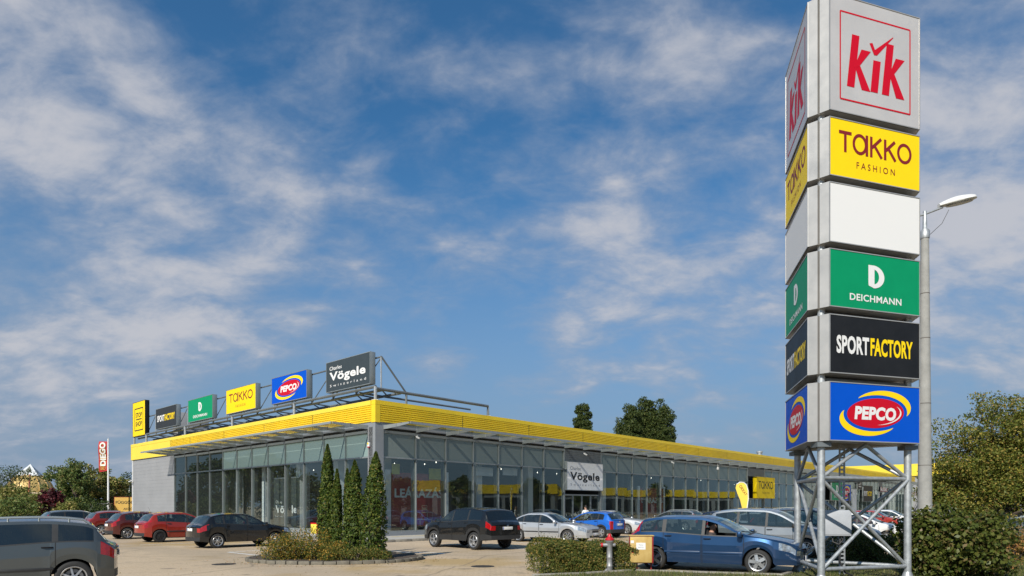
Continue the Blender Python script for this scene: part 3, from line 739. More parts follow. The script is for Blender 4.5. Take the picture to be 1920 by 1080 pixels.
# signs on the long facade
def fac_sign(x0, x1, z0, z1, kind, label, fn=None, face=None, n=.25, name='shop_sign', frame=ALU, dep=.2):
    t0, t1 = tr(x0), tr(x1)
    return box_sign(name, label, kind, face_mat(fr(t0, n, z0), DR), t1-t0, z1-z0, dep, frame, face, None, fn)
fac_sign(1057.5, 1125.5, 2.88, 4.93, 'name', 'white sign with dark lettering above the entrance nearest the corner', lambda m, w, h: lg_name(m, w, h, True), pm('sign_board_white', (.84, .84, .83), .5, 0, 0, .16))
fac_sign(1411, 1445, 2.62, 4.92, 'fashion', 'square yellow sign with dark lettering above a shop entrance', lambda m, w, h: lg_fashion(m, w, h, True, S_BLK), None, .45, frame=S_YEL, dep=.4)
fac_sign(1556, 1576, 2.55, 5.2, 'dshoe', 'green sign with a white emblem far down the long facade')
fac_sign(1577, 1593.5, 2.55, 4.9, 'oval', 'blue sign with a cut red oval on the far glazing', None, None, .12)
def lg_tri(mb, W, H):
    for i, (a, b) in enumerate(((.20, .34), (.42, .50), (.64, .72))):
        poly(mb, [(W*a, H*.42), (W*b, H*.42), (W*(b+.09+.0*i), H*(.55+.12*i)), (W*(a+.09), H*(.55+.12*i))], S_WHITE)
    stroke(mb, (.2*W, .28*H), (.8*W, .28*H), .08*H, S_WHITE)
fac_sign(1604.5, 1613, 4.3, 5.75, 'sport', 'small black sign with a white three-bar emblem high on the far facade', lg_tri, S_BLK)
fac_sign(1614.5, 1632.5, 2.5, 4.95, 'sport', 'black poster panel in a pale frame on the far facade', lg_sport, S_BLK, .3)
fac_sign(1595, 1603.5, .9, 4.3, 'blank', 'plain pale panel standing between far shop windows', None, pm('pale_panel', (.55, .57, .58), .5), .2)
def red_letters(name, x0, z, h, body, label, x1):
    t = thing(name, label, 'sign', face_mat(fr(tr(x0), .2, z), DR)); mb = MB(); w = tr(x1)-tr(x0)
    a = mb.text(body, h, S_WHITE, 0, 0, .01, .06, 1.0); k = w/a
    m2 = MB(); m2.text(body, h, S_WHITE, 0, 0, .03, .035, k); m2.text(body, h, S_RED, .02, -.03, .01, .07, k); m2.build('lettering', t)
    m3 = MB(); m3.box((w/2, -.18, -.08), (w, .08, .08), ALU); m3.box((w/2, h+.15, -.08), (w, .06, .06), ALU); m3.build('rail', t)
red_letters('letter_sign', 1648, 4.3, .62, 'kik  kik', 'red and white letters on rails on the far facade left of the lamp post', 1680)
red_letters('letter_sign', 1699, 3.95, .6, 'kik kik', 'red and white letters on rails on the last stretch of the far facade', 1722)

# red posters standing behind the glass
def poster(x0, x1, z0, z1, n, label, small=True):
    t0, t1 = tr(x0), tr(x1); W, H = t1-t0, z1-z0
    t = thing('window_poster', label, 'poster', face_mat(fr(t0, n, z0), DR), 'red sale posters behind the glass')
    mb = MB(); R = pm('poster_red', (.25, .030, .028), .5, var=.12, vscale=.8)
    mb.box((W/2, H/2, -.02), (W, H, .04), R); mb.build('banner', t)
    mb = MB(); P = pm('poster_pale', (.55, .62, .60), .5)
    a = MB().text('LEÁRAZÁS', .12*H, P); mb.text('LEÁRAZÁS', .16*H, P, .05*W, .55*H, .006, .03, .9*W/a*.12/.16)
    mb.build('lettering', t)
    if small:
        mb = MB(); s = .115*W; P2 = pm('poster_tan', (.55, .45, .32), .5)
        for cx, cy in ((.60, .33), (.50, .20), (.60, .20), (.70, .20), (.46, .07), (.57, .07), (.68, .07)):
            cx *= W; cy *= H; q = s*.42
            for a, b in (((cx-q, cy-q), (cx+q, cy-q)), ((cx+q, cy-q), (cx+q, cy+q)), ((cx+q, cy+q), (cx-q, cy+q)), ((cx-q, cy+q), (cx-q, cy-q))): stroke(mb, a, b, .02, P2)
        mb.text('30%', .05*H, P2, .60*W, .31*H, .007, .02, align='C'); mb.build('discount_squares', t)
    mb = MB(); mb.box((-.22, H/2, -.05), (.34, H+.3, .1), I_COL); mb.box((W+.16, H/2, -.05), (.26, H+.3, .1), I_COL); mb.build('stand', t)
poster(751, 851, .55, 3.62, -.8, 'large red sale poster with pale lettering behind the corner windows')
poster(1216, 1259, .5, 3.3, -.8, 'smaller red sale poster with pale lettering in a window farther along', False)
def lg_shelf(mb, W, H): mb.text('KERÁMIA', .5*H, S_WHITE, .03*W, .25*H, zl(), .03, 1.0)
t = thing('window_poster', 'low red and white poster strip in the window right of the yellow entrance sign', 'poster', face_mat(fr(tr(1446), -.6, 2.85), DR), 'red sale posters behind the glass')
mb = MB(); w = tr(1470)-tr(1446); mb.box((w*.8, .25, -.02), (w*.4, .6, .04), S_RED); mb.box((w*.3, .25, -.02), (w*.58, .6, .04), CLAD_D); mb.build('banner', t)
mb = MB(); a = MB().text('LEÁRAZÁS', .4, S_WHITE); mb.text('LEÁRAZÁS', .4, S_WHITE, .02, .06, .006, .03, w/a*.97); mb.build('lettering', t)
HY = pm('hanging_card_olive', (.42, .40, .05), .6, var=.15, vscale=3); HW_ = pm('hanging_card_white', (.66, .68, .66), .6)
for x0, x1, yt, yb, m_, lab in ((750, 765, 868, 888, HY, 'small olive yellow card hanging above the left end of the big red poster'), (820, 852, 877, 898, HY, 'wide olive yellow card hanging above the right end of the big red poster'),
                                (908, 940, 874, 891, HW_, 'pale card hanging behind the glass above the black sport utility car'), (958, 990, 876, 890, HW_, 'pale card hanging behind the glass above the silver saloon')):
    t0, t1 = tr(x0), tr(x1); dd = fr(t0).y; z0, z1 = HC+(HOR-yb)/FPX*dd, HC+(HOR-yt)/FPX*dd
    t = thing('hanging_card', lab, 'hanging card', face_mat(fr(t0, -.75, z0), DR), 'cards hanging in the shop windows'); w, h = t1-t0, z1-z0
    mb = MB(); mb.box((w/2, h/2, 0), (w, h, .03), m_, bev=.008); mb.build('card', t, 30)
    mb = MB(); [mb.tube([(x, h, 0), (x, 4.4-z0, 0)], .008, BLACK, 4) for x in (w*.15, w*.85)]; mb.build('wire', t)
# lettered display inside the left glazing
t0, t1 = tl(486), tl(535)
t = thing('window_display', 'dark display panel with white lettering in a pale frame behind the left glazing', 'display', face_mat(fl(t0, -.9, .2), -DL))
W, H = t0-t1, 3.35; mb = MB(); mb.box((W/2, H/2, -.04), (W, H, .06), pm('display_dark', (.05, .06, .065), .4)); mb.build('panel', t)
mb = MB(); mb.box((-.06, H/2, -.02), (.14, H, .1), I_COL); mb.box((W/2, H+.04, -.02), (W+.26, .08, .1), I_COL); mb.build('frame', t)
mb = MB(); mb.text('Charles', .2, S_WHITE, .55, 1.72, .01, 0, 1.0); fit(mb, 'Vögele', .5, S_WHITE, .5, W-.15, 1.1, .035, 1.06, 0, .006); mb.text('Switzerland', .13, S_WHITE, .5, .8, .01, 0, 1.15, 1.7); mb.build('lettering', t)

# ------------------------------------------------------------------ the tall three-sided pylon sign
PYA = Vector((6.76, 14.06, 0)); aR, aL = radians(72.3), radians(12.3)
dR_, dL_ = Vector((sin(aR), cos(aR), 0)), Vector((sin(aL), cos(aL), 0))
PW, CH = 2.525, .42
dirs = [dR_, Vector((sin(aR-pi*2/3), cos(aR-pi*2/3), 0)), Vector((sin(aR-pi*4/3), cos(aR-pi*4/3), 0))]   # walking round the plan
cdir = [Vector((sin(aR-pi/3), cos(aR-pi/3), 0)), Vector((sin(aR-pi), cos(aR-pi), 0)), Vector((sin(aR-pi*5/3), cos(aR-pi*5/3), 0))]
hexa = [PYA]
for i in range(3): hexa.append(hexa[-1]+dirs[i]*PW); hexa.append(hexa[-1]+cdir[i]*CH)
CEN = sum(hexa[:6], Vector())/6
PY = thing('pylon_sign', 'tall triangular galvanised pylon carrying six stacked tiers of shop sign boxes', 'pylon sign', Matrix.Translation((CEN.x, CEN.y, 0)))
PI_ = Matrix.Translation((-CEN.x, -CEN.y, 0))
def pp(mb, name, smooth=40, parent=None, label=None):
    o = mb.build(name, parent or PY, smooth); o.data.transform(PI_)
    if label: o['label'] = label
    return o
TIERS = [(10.17, 12.68, 'check'), (8.775, 10.03, 'fashion'), (7.355, 8.64, 'blank'), (5.975, 7.22, 'dshoe'), (4.56, 5.82, 'sport'), (3.11, 4.38, 'oval')]
PDESC = dict(check='silver box with red framed letters and a tick', fashion='yellow box with maroon lettering', blank='blank white box', dshoe='green box with a white letter D', sport='black box with white and yellow lettering', oval='blue box with a red oval')
# the three faces read: face 0 runs right from the near corner; faces 1, 2 follow round
faces = [(hexa[0], hexa[1]), (hexa[2], hexa[3]), (hexa[4], hexa[5])]
for (z0, z1, kind) in TIERS:
    for i, (a, b) in enumerate(faces):
        if i == 1 and False: continue
        xd = (b-a).normalized(); nrm = Vector((xd.y, -xd.x, 0)); H = z1-z0
        pv = hexa[(2*i-1) % 6] if i else hexa[5]; nx = hexa[2*i+2] if 2*i+2 < 6 else hexa[0]
        ma = (a+pv)/2; mb_ = (b+nx)/2                    # seams in the middle of the cut-off corners
        gap = .022
        ca = (ma-a).normalized(); cb = (mb_-b).normalized()
        pa, pb = ma-ca*gap, mb_-cb*gap
        inn = .42
        outl = [a, b, pb, pb-nrm*inn*.2+(CEN-pb).normalized()*.22, pa-nrm*inn*.2+(CEN-pa).normalized()*.22, pa]
        mb = MB(); mb.prism([(p.x, p.y) for p in outl], z0, z1, PANELFR)
        e = .02
        mb.M = face_mat((a.x, a.y, z0), xd)
        W = PW
        for c, d in (((W/2, e/2, .004), (W, e, .03)), ((W/2, H-e/2, .004), (W, e, .03)), ((e/2, H/2, .004), (e, H-2*e, .03)), ((W-e/2, H/2, .004), (e, H-2*e, .03))): mb.box(c, d, PANELFR)
        bx = pp(mb, 'sign_box', 30, None, PDESC[kind]+(', facing the car park' if i == 0 else ', facing the shops' if i == 2 else ', rear side'))
        f = MB(); f.M = face_mat((a.x, a.y, z0), xd); f.box((W/2, H/2, .004), (W-2*e, H-2*e, .01), FACE[kind]); pp(f, 'face_panel', None, bx)
        if LOGO[kind]:
            f = MB(); f.M = face_mat((a.x, a.y, z0), xd) @ Matrix.Translation((0, 0, .009)); LOGO[kind](f, W, H); pp(f, 'lettering', None, bx)
# legs and bracing
lr = .078
legs = []
for i in range(3):
    c = (hexa[(2*i-1) % 6]+hexa[2*i])/2 if i else (hexa[5]+hexa[0])/2
    c = c+(CEN-c).normalized()*.17; legs.append(c)
for c in legs:
    mb = MB(); mb.tube([(c.x, c.y, -.05), (c.x, c.y, 12.5)], lr, STEEL_G, 16); mb.box((c.x, c.y, .03), (.36, .36, .05), STEEL_G); mb.lathe([(.078, .06), (.14, .06), (.078, .22)], STEEL_G, 12, Matrix.Translation((c.x, c.y, 0)))
    mb.box((c.x, c.y, 3.04), (.3, .3, .10), STEEL_D); pp(mb, 'leg')
def V3(c, z): return Vector((c.x, c.y, z))
for i in range(3):
    a, b = legs[i], legs[(i+1) % 3]
    m = (a+b)/2; o = (Vector((b.y-a.y, -(b.x-a.x), 0)).normalized())*.03
    for z in (.34, 2.33): mb = MB(); mb.tube([V3(a, z), V3(b, z)], .045, STEEL_G, 10); pp(mb, 'cross_bar')
    for p, q_ in ((V3(a, .34)+o, V3(b, 2.33)+o), (V3(b, .34)-o, V3(a, 2.33)-o), (V3(a, 2.33), V3(m, 3.08)), (V3(b, 2.33), V3(m, 3.08))):
        mb = MB(); mb.tube([p, q_], .042, STEEL_G, 10); pp(mb, 'diagonal_brace')
    for z in (4.47, 5.9, 7.29, 8.71, 10.1): mb = MB(); mb.tube([V3(a, z), V3(b, z)], .04, STEEL_D, 8); pp(mb, 'cross_bar')
mb = MB(); q = CEN+Vector((.15, .25, 0)); nt = 34     # perforated cable tray going up inside
for s in (-.055, .055): mb.box((q.x+s, q.y, 1.75), (.022, .05, 3.3), STEEL_G)
for k in range(nt): mb.box((q.x, q.y, .2+k*.095), (.09, .03, .04), STEEL_G)
pp(mb, 'cable_tray', None)
# meter box fixed inside it with its cable
bxp = CEN+Vector((-.12, .05, 0)); 
mt = thing('electrical_box', 'pale grey electrical cabinet fixed between the legs of the pylon', 'electrical box', T(bxp.x, bxp.y, 1.02, radians(-8)))
mb = MB(); mb.box((0, 0, .3), (.66, .26, .6), pm('cabinet_grey', (.40, .42, .45), .4, var=.08), bev=.015); mb.build('housing', mt, 30)
mb = MB(); mb.box((0, -.134, .3), (.60, .012, .54), pm('cabinet_grey', (.5, .5, .5)), bev=.004); mb.build('door', mt, 30)
mb = MB(); mb.tube([(.12, 0, 0), (.10, -.05, -.25), (.08, -.1, -.6), (.2, -.1, -.85), (.45, -.05, -.95), (.6, 0, -1.0)], .022, BLACK, 8); mb.tube([(-.05, 0, 0), (-.06, -.06, -.14), (.06, -.1, -.2), (.16, -.06, -.1), (.17, 0, .0)], .018, BLACK, 8)
mb.tube([(.25, .05, 0), (.37, .08, -.02), (.4, .1, .3), (.37, .18, 1.0)], .02, BLACK, 8); mb.build('cable', mt, 60)
# little red-edged notice tied to the left leg
p = legs[0] if False else None
nl = min(legs, key=lambda c: c.x/c.y)
pc = at(1502, d=nl.y-.15); zc = HC+(HOR-1040)/FPX*(nl.y-.15)
t = thing('notice_plate', 'small white notice plate with a red border hung on the pylon leg', 'sign', face_mat((pc.x-.13, pc.y, zc-.13), Vector((.97, .25, 0))))
mb = MB(); mb.box((.13, .13, 0), (.27, .27, .012), S_RED, bev=.01); mb.build('plate', t, 30)
mb = MB(); mb.box((.13, .13, .0075), (.22, .22, .004), S_WHITE); mb.text('E X', .05, S_BLK, .13, .15, .011, .01, align='C'); mb.build('lettering', t)
# ------------------------------------------------------------------ cars
CGLASS = glass('car_glass', (.48, .54, .54), .05, 1.5, .01, 1.5)
CGLASSD = glass('privacy_glass', (.06, .07, .075), .3, 1.5, .01, 1.5)
TRIM = pm('trim_plastic', (.022, .023, .024), .55, var=.15, vscale=6)
UNDER = pm('underbody', (.012, .012, .012), .9)
CHROME = pm('chrome', (.7, .71, .72), .12, 1.0)
RIM = pm('alloy', (.52, .53, .54), .3, .75, var=.08, vscale=8)
HUBD = pm('brake_dark', (.03, .03, .032), .6, .3)
LAMPG = pm('headlamp', (.42, .45, .48), .1, .6, 1.0, var=.5, vscale=14)
TAILR = pm('tail_lamp', (.33, .006, .008), .12, 0, 1.0, var=.25, vscale=14)
AMBER = pm('amber_lamp', (.6, .2, .02), .15, 0, 1.0)
PLATE = pm('number_plate', (.72, .72, .70), .4); EUB = pm('plate_blue', (.02, .07, .4), .4)
SEAT = pm('seat_cloth', (.035, .036, .04), .9)

def pchip(pts):
    xs = [p[0] for p in pts]; ys = [p[1] for p in pts]; n = len(xs)
    h = [xs[i+1]-xs[i] for i in range(n-1)]; d = [(ys[i+1]-ys[i])/h[i] for i in range(n-1)]
    m = [d[0]]+[0 if d[i-1]*d[i] <= 0 else 3*(h[i-1]+h[i])/((2*h[i]+h[i-1])/d[i-1]+(h[i]+2*h[i-1])/d[i]) for i in range(1, n-1)]+[d[-1]]
    def f(x):
        if x <= xs[0]: return ys[0]
        if x >= xs[-1]: return ys[-1]
        i = max(k for k in range(n-1) if xs[k] <= x); t = (x-xs[i])/h[i]
        return ys[i]*(1+2*t)*(1-t)**2+m[i]*h[i]*t*(1-t)**2+ys[i+1]*t*t*(3-2*t)+m[i+1]*h[i]*t*t*(t-1)
    return f

WHEELS = {}
def wheel_meshes(R, style, w=.205):
    key = (R, style)
    if key in WHEELS: return WHEELS[key]
    rr = R*.70
    t = MB(); h = w/2
    t.lathe([(rr, -h*.85), (rr+.01, -h), (R-.045, -h*1.03), (R-.012, -h*.86), (R, -h*.55), (R-.004, -h*.2), (R, 0), (R-.004, h*.2), (R, h*.55), (R-.012, h*.86), (R-.045, h*1.03), (rr+.01, h), (rr, h*.85)], RUBBER, 40)
    a = t.build('tyre', None, 50)
    r = MB(); z = h*.80; RM = RIM if style != 'steel' else pm('steel_wheel', (.03, .03, .032), .5, .4)
    r.lathe([(rr+.002, h*.92), (rr-.006, h*1.0), (rr-.022, h*.93), (rr-.03, h*.5), (rr-.03, -h*.6)], RM, 36)
    r.lathe([(rr-.03, -.01), (.0, -.01)], HUBD, 24); r.lathe([(rr*.72, 0.0), (rr*.72, .006), (.1, .008)], pm('brake_disc', (.25, .25, .25), .4, .7), 24)
    ns, wd, steel = {'five': (5, .34, 0), 'star': (5, .22, 0), 'seven': (7, .20, 0), 'multi': (9, .14, 0), 'eight': (8, .22, 0), 'steel': (8, .30, 1)}[style]
    M_ = RIM if not steel else pm('steel_wheel', (.03, .03, .032), .5, .4)
    r.lathe([(.0, z+.012), (.028, z+.012), (.034, z+.004), (.062, z), (.068, z-.02)], M_, 20)
    for k in range(ns):
        A = 2*pi*k/ns+.3; c, s = cos(A), sin(A)
        def P(ra, wa, zz): return (ra*c-wa*s, ra*s+wa*c, zz)
        w0 = wd*.060*2.2 if style in ('five', 'steel') else wd*.10; w1 = wd*rr*.62 if style == 'five' else wd*rr*.42
        if steel: w1 = wd*rr
        vs = []
        for ra, wa, zz in ((.05, w0, z+.004), (rr*.55, (w0+w1)/2, z-.002), (rr-.02, w1, z-.006)):
            vs += [P(ra, -wa, zz-.02), P(ra, -wa*.85, zz), P(ra, wa*.85, zz), P(ra, wa, zz-.02)]
        fs = []
        for q in (0, 4): fs += [(q, q+1, q+5, q+4), (q+1, q+2, q+6, q+5), (q+2, q+3, q+7, q+6)]
        r.add(vs, fs, M_)
    for k in range(5): A = 2*pi*(k+.5)/5+.3; r.lathe([(.0, z+.006), (.009, z+.006), (.009, z-.01)], HUBD, 6, Matrix.Translation((.045*cos(A), .045*sin(A), 0)))
    b = r.build('rim', None, 40)
    WHEELS[key] = (a.data, b.data); bpy.data.objects.remove(a); bpy.data.objects.remove(b)
    return WHEELS[key]

def car(name, label, pos, head, p, group=None):
    """pos = ground point under the centre of the wheelbase; head = heading angle from +X; p = shape"""
    L, W, fo, wb, R = p['L'], p['W'], p['fo'], p['wb'], p['R']
    xf, xr = wb/2, -wb/2; X1 = xf+fo; X0 = X1-L
    root = thing(name, label, 'car', T(pos.x, pos.y, 0, head), group)
    top = pchip(sorted((x, z) for x, z in p['top'])); belt = pchip(sorted((x, z) for x, z in p['belt']))
    hw = W/2; zs0 = p.get('sill', .24); zfl = p.get('fl', .26); crown0 = .05
    PT = p['paint']; Ra = R+p.get('arch', .055)
    def width(x):
        f = max(0, (x-(X1-.75))/.75); r = max(0, ((X0+.55)-x)/.55)
        return hw*(1-p.get('tf', .20)*f**2.6-p.get('tr', .13)*r**2.6)
    def low(x):
        z = zs0
        if x > xf+.3: z = zs0+(zfl-zs0)*min(1, (x-xf-.3)/.3)
        if x < xr-.3: z = zs0+(p.get('rl', .30)-zs0)*min(1, (xr-.3-x)/.3)
        for xw in (xf, xr):
            d = abs(x-xw)
            if d < Ra: z = max(z, R+sqrt(Ra*Ra-d*d)-.005)
        return z
    H = max(z for x, z in p['top'])
    xs = set(np.round(np.linspace(X0, X1, int(L/.075)), 4))
    for xw in (xf, xr):
        for k in range(25): xs.add(round(xw-Ra*cos(pi*k/24), 4))
    for x, z in p['top']: xs.add(round(x, 4))
    for a, b in p['side']+p['doors']: xs.add(a); xs.add(b)
    for k in ('ws', 'rw'): xs.update(p[k])
    for q in (.015, .04, .08, .14): xs.add(round(X1-q, 4)); xs.add(round(X0+q, 4))
    xs = sorted(x for x in xs if X0-1e-6 <= x <= X1+1e-6); q = [xs[0]]
    keep = {round(v, 4) for a in p['side']+p['doors'] for v in a} | {round(v, 4) for k in ('ws', 'rw') for v in p[k]}
    for x in xs[1:]:
        if x-q[-1] > .012: q.append(x)
        elif round(x, 4) in keep: q[-1] = x
    xs = q
    TUM = p.get('tumble', .34); BU1, BU0 = p.get('bulge', .16), p.get('bulge_r', .10)
    rows = []
    for x in xs:
        w = width(x); zl_ = low(x); zb = max(belt(x), zl_+.10); zt = max(top(x), zb+.02)
        gh0 = zt-zb; f = min(1, gh0/(H-belt(0)))
        crown = min(gh0*.6, .03+.035*f); gh = gh0-crown; z8 = zb+gh
        yb = w*.972; y8 = yb-TUM*gh-(.04 if gh < .12 else .04*min(1, gh/.12))
        z6 = zb+min(.025, gh*.15); z7 = max(z6, zb+gh-min(.055, gh*.3))
        ya = lambda z: yb-(yb-y8)*((z-zb)/max(gh, 1e-4))**1.15 if gh > 1e-3 else yb
        r = [(0, zl_), (w*.70, zl_), (w*.955, zl_), (w*.992, zl_+.30*(zb-zl_)), (w*1.0, zl_+.68*(zb-zl_)), (yb, zb), (ya(z6), z6), (ya(z7), z7), (y8, z8),
             (y8*.90, zt-.80*crown), (y8*.5, zt-.24*crown), (0, zt)]
        for xw in (xf, xr):                              # flared wheel arches
            for j in (2, 3, 4):
                d = hypot(x-xw, r[j][1]-R)/Ra
                if d < 1.45: r[j] = (r[j][0]+.022*(1-max(0, d-1)/.45)**1.5, r[j][1])
        rows.append(r)
    nR = 12
    def bx(i, j):                                        # nose and tail are rounded in plan
        x = xs[i]; y = rows[i][j][0]; ym = max(rows[i][4][0], 1e-4)
        fr_ = max(0, (x-(X1-.5))/.5); rr_ = max(0, ((X0+.3)-x)/.3)
        ws0, ws1 = p['ws']; g = 0
        if j >= 8 and ws0-.5 < x < ws1+.25: g = .09*sin(pi*min(1, max(0, (x-ws0+.5)/(ws1-ws0+.75))))
        c = 1-(y/ym)**2
        return x+fr_**2*BU1*c-rr_**2*BU0*c+g*(1-(y/max(rows[i][8][0], 1e-4))**2 if j >= 8 else 0)
    G = {}
    for s in (1, -1):
        for i in range(len(xs)):
            for j in range(nR): G[s, i, j] = (bx(i, j), s*rows[i][j][0], rows[i][j][1])
    parts = {}
    def put(key, mat, vs, s=1):
        parts.setdefault(key, MB()).add(vs, [tuple(range(len(vs)))[::-1] if s > 0 else tuple(range(len(vs)))], mat)
    ws0, ws1 = p['ws']; rw0, rw1 = p['rw']
    tl_rows = p.get('tail', (3, 5)); tlx = p.get('tailx', .20); hlx = p.get('headx', .34); hl_rows = p.get('head', (4, 6))
    lowtrim = p.get('lowtrim', False)
    for i in range(len(xs)-1):
        xc = (xs[i]+xs[i+1])/2
        for j in range(nR-1):
            for s in (1, -1):
                vs = [G[s, i, j], G[s, i+1, j], G[s, i+1, j+1], G[s, i, j+1]]
                a = (Vector(vs[2])-Vector(vs[0])).cross(Vector(vs[3])-Vector(vs[1])).length
                if a < 2e-6: continue
                mat, key = PT, ('body',)
                if j < 2: mat = UNDER
                elif j == 2 and lowtrim: mat = TRIM
                dk = [k for k, (u, v) in enumerate(p['doors']) if u < xc < v]
                sk = [k for k, (u, v) in enumerate(p['side']) if u < xc < v]
                if j == 6 and sk: key, mat = ('window', s, sk[0]), (p.get('glassr', CGLASS) if sk[0] > 0 else CGLASS)
                elif j in (9, 10) and ws0 < xc < ws1: key, mat = ('windscreen',), CGLASS
                elif j in (9, 10) and rw0 < xc < rw1: key, mat = ('rear_window',), p.get('glassr', CGLASS)
                elif j == 7 and sk and p.get('darkpillar'): mat = PT
                elif j == 6 and p['side'][-1][0] < xc < p['side'][0][1] and p.get('blackpost', True): mat = TRIM
                if j == 5 and p['side'][-1][0] < xc < p['side'][0][1]: mat = TRIM
                if j in (9, 10) and (0 < xc-ws1 < .09 or 0 < xc-rw1 < .05): key, mat = ('body',), TRIM
                if hl_rows[0] <= j < hl_rows[1] and j < 9 and xc > X1-hlx+(j-5)*.05 and xc < X1-.02: key, mat = ('headlight', s), LAMPG
                if tl_rows[0] <= j <= tl_rows[1] and xc < X0+tlx+p.get('tailslant', 0)*(j-4): key, mat = ('taillight', s), TAILR
                if key == ('body',) and j in (2, 3, 4) and dk: key = ('door', s, dk[0])
                put(key, mat, vs, s)
    nC = 8
    for e, i, dr, BU in ((1, len(xs)-1, 1, BU1), (0, 0, -1, BU0)):
        r = rows[i]; ym = max(r[4][0], 1e-4)
        def cp(j, c):
            y, z = r[j]; y *= c; return (xs[i]+dr*BU*(1-(y/ym)**2), y, z)
        for j in range(2, 8):
            for k in range(nC):
                c0, c1 = -1+2*k/nC, -1+2*(k+1)/nC; m = (c0+c1)/2
                vs = [cp(j, c0), cp(j, c1), cp(j+1, c1), cp(j+1, c0)]
                if abs(vs[0][2]-vs[3][2]) < 1e-4: continue
                mat, key = PT, ('body',)
                if e == 1:
                    if hl_rows[0] <= j < hl_rows[1] and abs(m) > .7: key, mat = ('headlight', 1 if m > 0 else -1), LAMPG
                    elif j in p.get('grille', (4,)) and abs(m) < .5: key, mat = ('grille',), TRIM
                    elif j == 2 and abs(m) < .7: key, mat = ('air_intake',), TRIM
                else:
                    if tl_rows[0] <= j <= tl_rows[1] and abs(m) > .7: key, mat = ('taillight', 1 if m > 0 else -1), TAILR
                    elif j == 2: key, mat = ('body',), (TRIM if p.get('rtrim', True) else PT)
                put(key, mat, vs, -dr)
    def fin(mb, name, parent=root, smooth=38, label=None):
        o = mb.build(name, parent, smooth)
        if label: o['label'] = label
        return o
    doors = {}
    for key, mb in parts.items():
        if key[0] == 'window': continue
        if key[0] == 'door':
            s, k = key[1], key[2]; u, v = p['doors'][k]
            for x in (u, v):                             # the shut line round the door
                i = min(range(len(xs)), key=lambda q: abs(xs[q]-x)); o = .004 if x == u else -.004
                for j in (2, 3, 4):
                    a, b = rows[i][j], rows[i][j+1]
                    mb.quad([(xs[i]+o-.006, s*(a[0]+.003), a[1]), (xs[i]+o+.006, s*(a[0]+.003), a[1]), (xs[i]+o+.006, s*(b[0]+.003), b[1]), (xs[i]+o-.006, s*(b[0]+.003), b[1])], UNDER)
            if p.get('mould'):
                i = min(range(len(xs)), key=lambda q: abs(xs[q]-(u+v)/2)); a, b = rows[i][3], rows[i][4]; z = p.get('mouldz', .52)
                f = (z-a[1])/(b[1]-a[1]); y = a[0]+(b[0]-a[0])*f
                mb.box(((u+v)/2, s*(y+.006), z), (v-u-.06, .026, .055), p['mould'], bev=.01)
            doors[s, k] = fin(mb, 'door')
            h = MB(); xh = u+.14 if k < 2 else u+.2; i = min(range(len(xs)), key=lambda q: abs(xs[q]-xh)); a, b = rows[i][4], rows[i][5]
            yy = s*((a[0]*.35+b[0]*.65)+.012); zz = a[1]*.35+b[1]*.65
            h.tube([(xh-.10, yy-s*.012, zz), (xh-.07, yy+s*.012, zz+.004), (xh+.05, yy+s*.012, zz+.006), (xh+.08, yy-s*.012, zz+.004)], .013, p.get('handle', PT), 8)
            fin(h, 'handle', doors[s, k])
        else:
            nm = {'taillight': 'taillight', 'headlight': 'headlight'}.get(key[0], key[0])
            fin(mb, nm)
    for key, mb in parts.items():
        if key[0] == 'window':
            if p.get('open') == key[1:]: continue
            fin(mb, 'window', doors.get((key[1], key[2]), root))
    # wheels
    tm, rm = wheel_meshes(R, p.get('rim', 'five'))
    for xw in (xf, xr):
        for s in (1, -1):
            wo = bpy.data.objects.new('wheel', None); wo.empty_display_size = .1; link(wo, root)
            wo.location = (xw, s*(hw-.118), R); wo.rotation_euler = (Matrix.Rotation(-s*pi/2, 3, 'X') @ Matrix.Rotation(random.uniform(0, 6), 3, 'Z')).to_euler()
            for n_, me in (('tyre', tm), ('rim', rm)): link(bpy.data.objects.new(n_, me), wo)
    # mirrors
    im = min(range(len(xs)), key=lambda q: abs(xs[q]-(p['side'][0][1]-.10)))
    for s in (1, -1):
        mb = MB(); y, z = rows[im][5]; c = (xs[im]+.02, s*(y+.13), z+.07)
        mb.tube([(c[0]+.02, s*(y-.02), z+.02), (c[0], s*(y+.08), z+.04)], .025, TRIM, 6)
        mb.box(c, (.12, .22, .15), p.get('mirror', PT), bev=.05); mb.box((c[0]-.062, c[1], c[2]), (.006, .18, .11), CHROME)
        fin(mb, 'wing_mirror')
    # number plates, badge, wipers, exhaust
    zpr = p.get('zpr', .70); zpf = p.get('zpf', .42)
    for x, z, sg in ((X1+BU1+.012, zpf, 1), (X0-BU0-.012, zpr, -1)):
        mb = MB(); mb.box((x, 0, z), (.014, .52, .115), PLATE, bev=.004); mb.box((x+sg*.0075, -sg*.237, z), (.003, .04, .10), EUB); fin(mb, 'number_plate')
    mb = MB(); mb.lathe([(0, .02), (.045, .015), (.05, 0)], CHROME, 14, Matrix.Translation((X0-BU0-.004, 0, p.get('zbadge', min(zpr+.16, top(X0)-.05)))) @ Matrix.Rotation(-pi/2, 4, 'Y')); fin(mb, 'badge')
    iw = min(range(len(xs)), key=lambda q: abs(xs[q]-ws1)); mb = MB()
    for y0 in (.48, -.1): mb.tube([(xs[iw]+.06, y0, rows[iw][11][1]+.01), (xs[iw]-.14, y0-.5, rows[max(0, iw-2)][11][1]+.03)], .009, BLACK, 5)
    fin(mb, 'wiper')
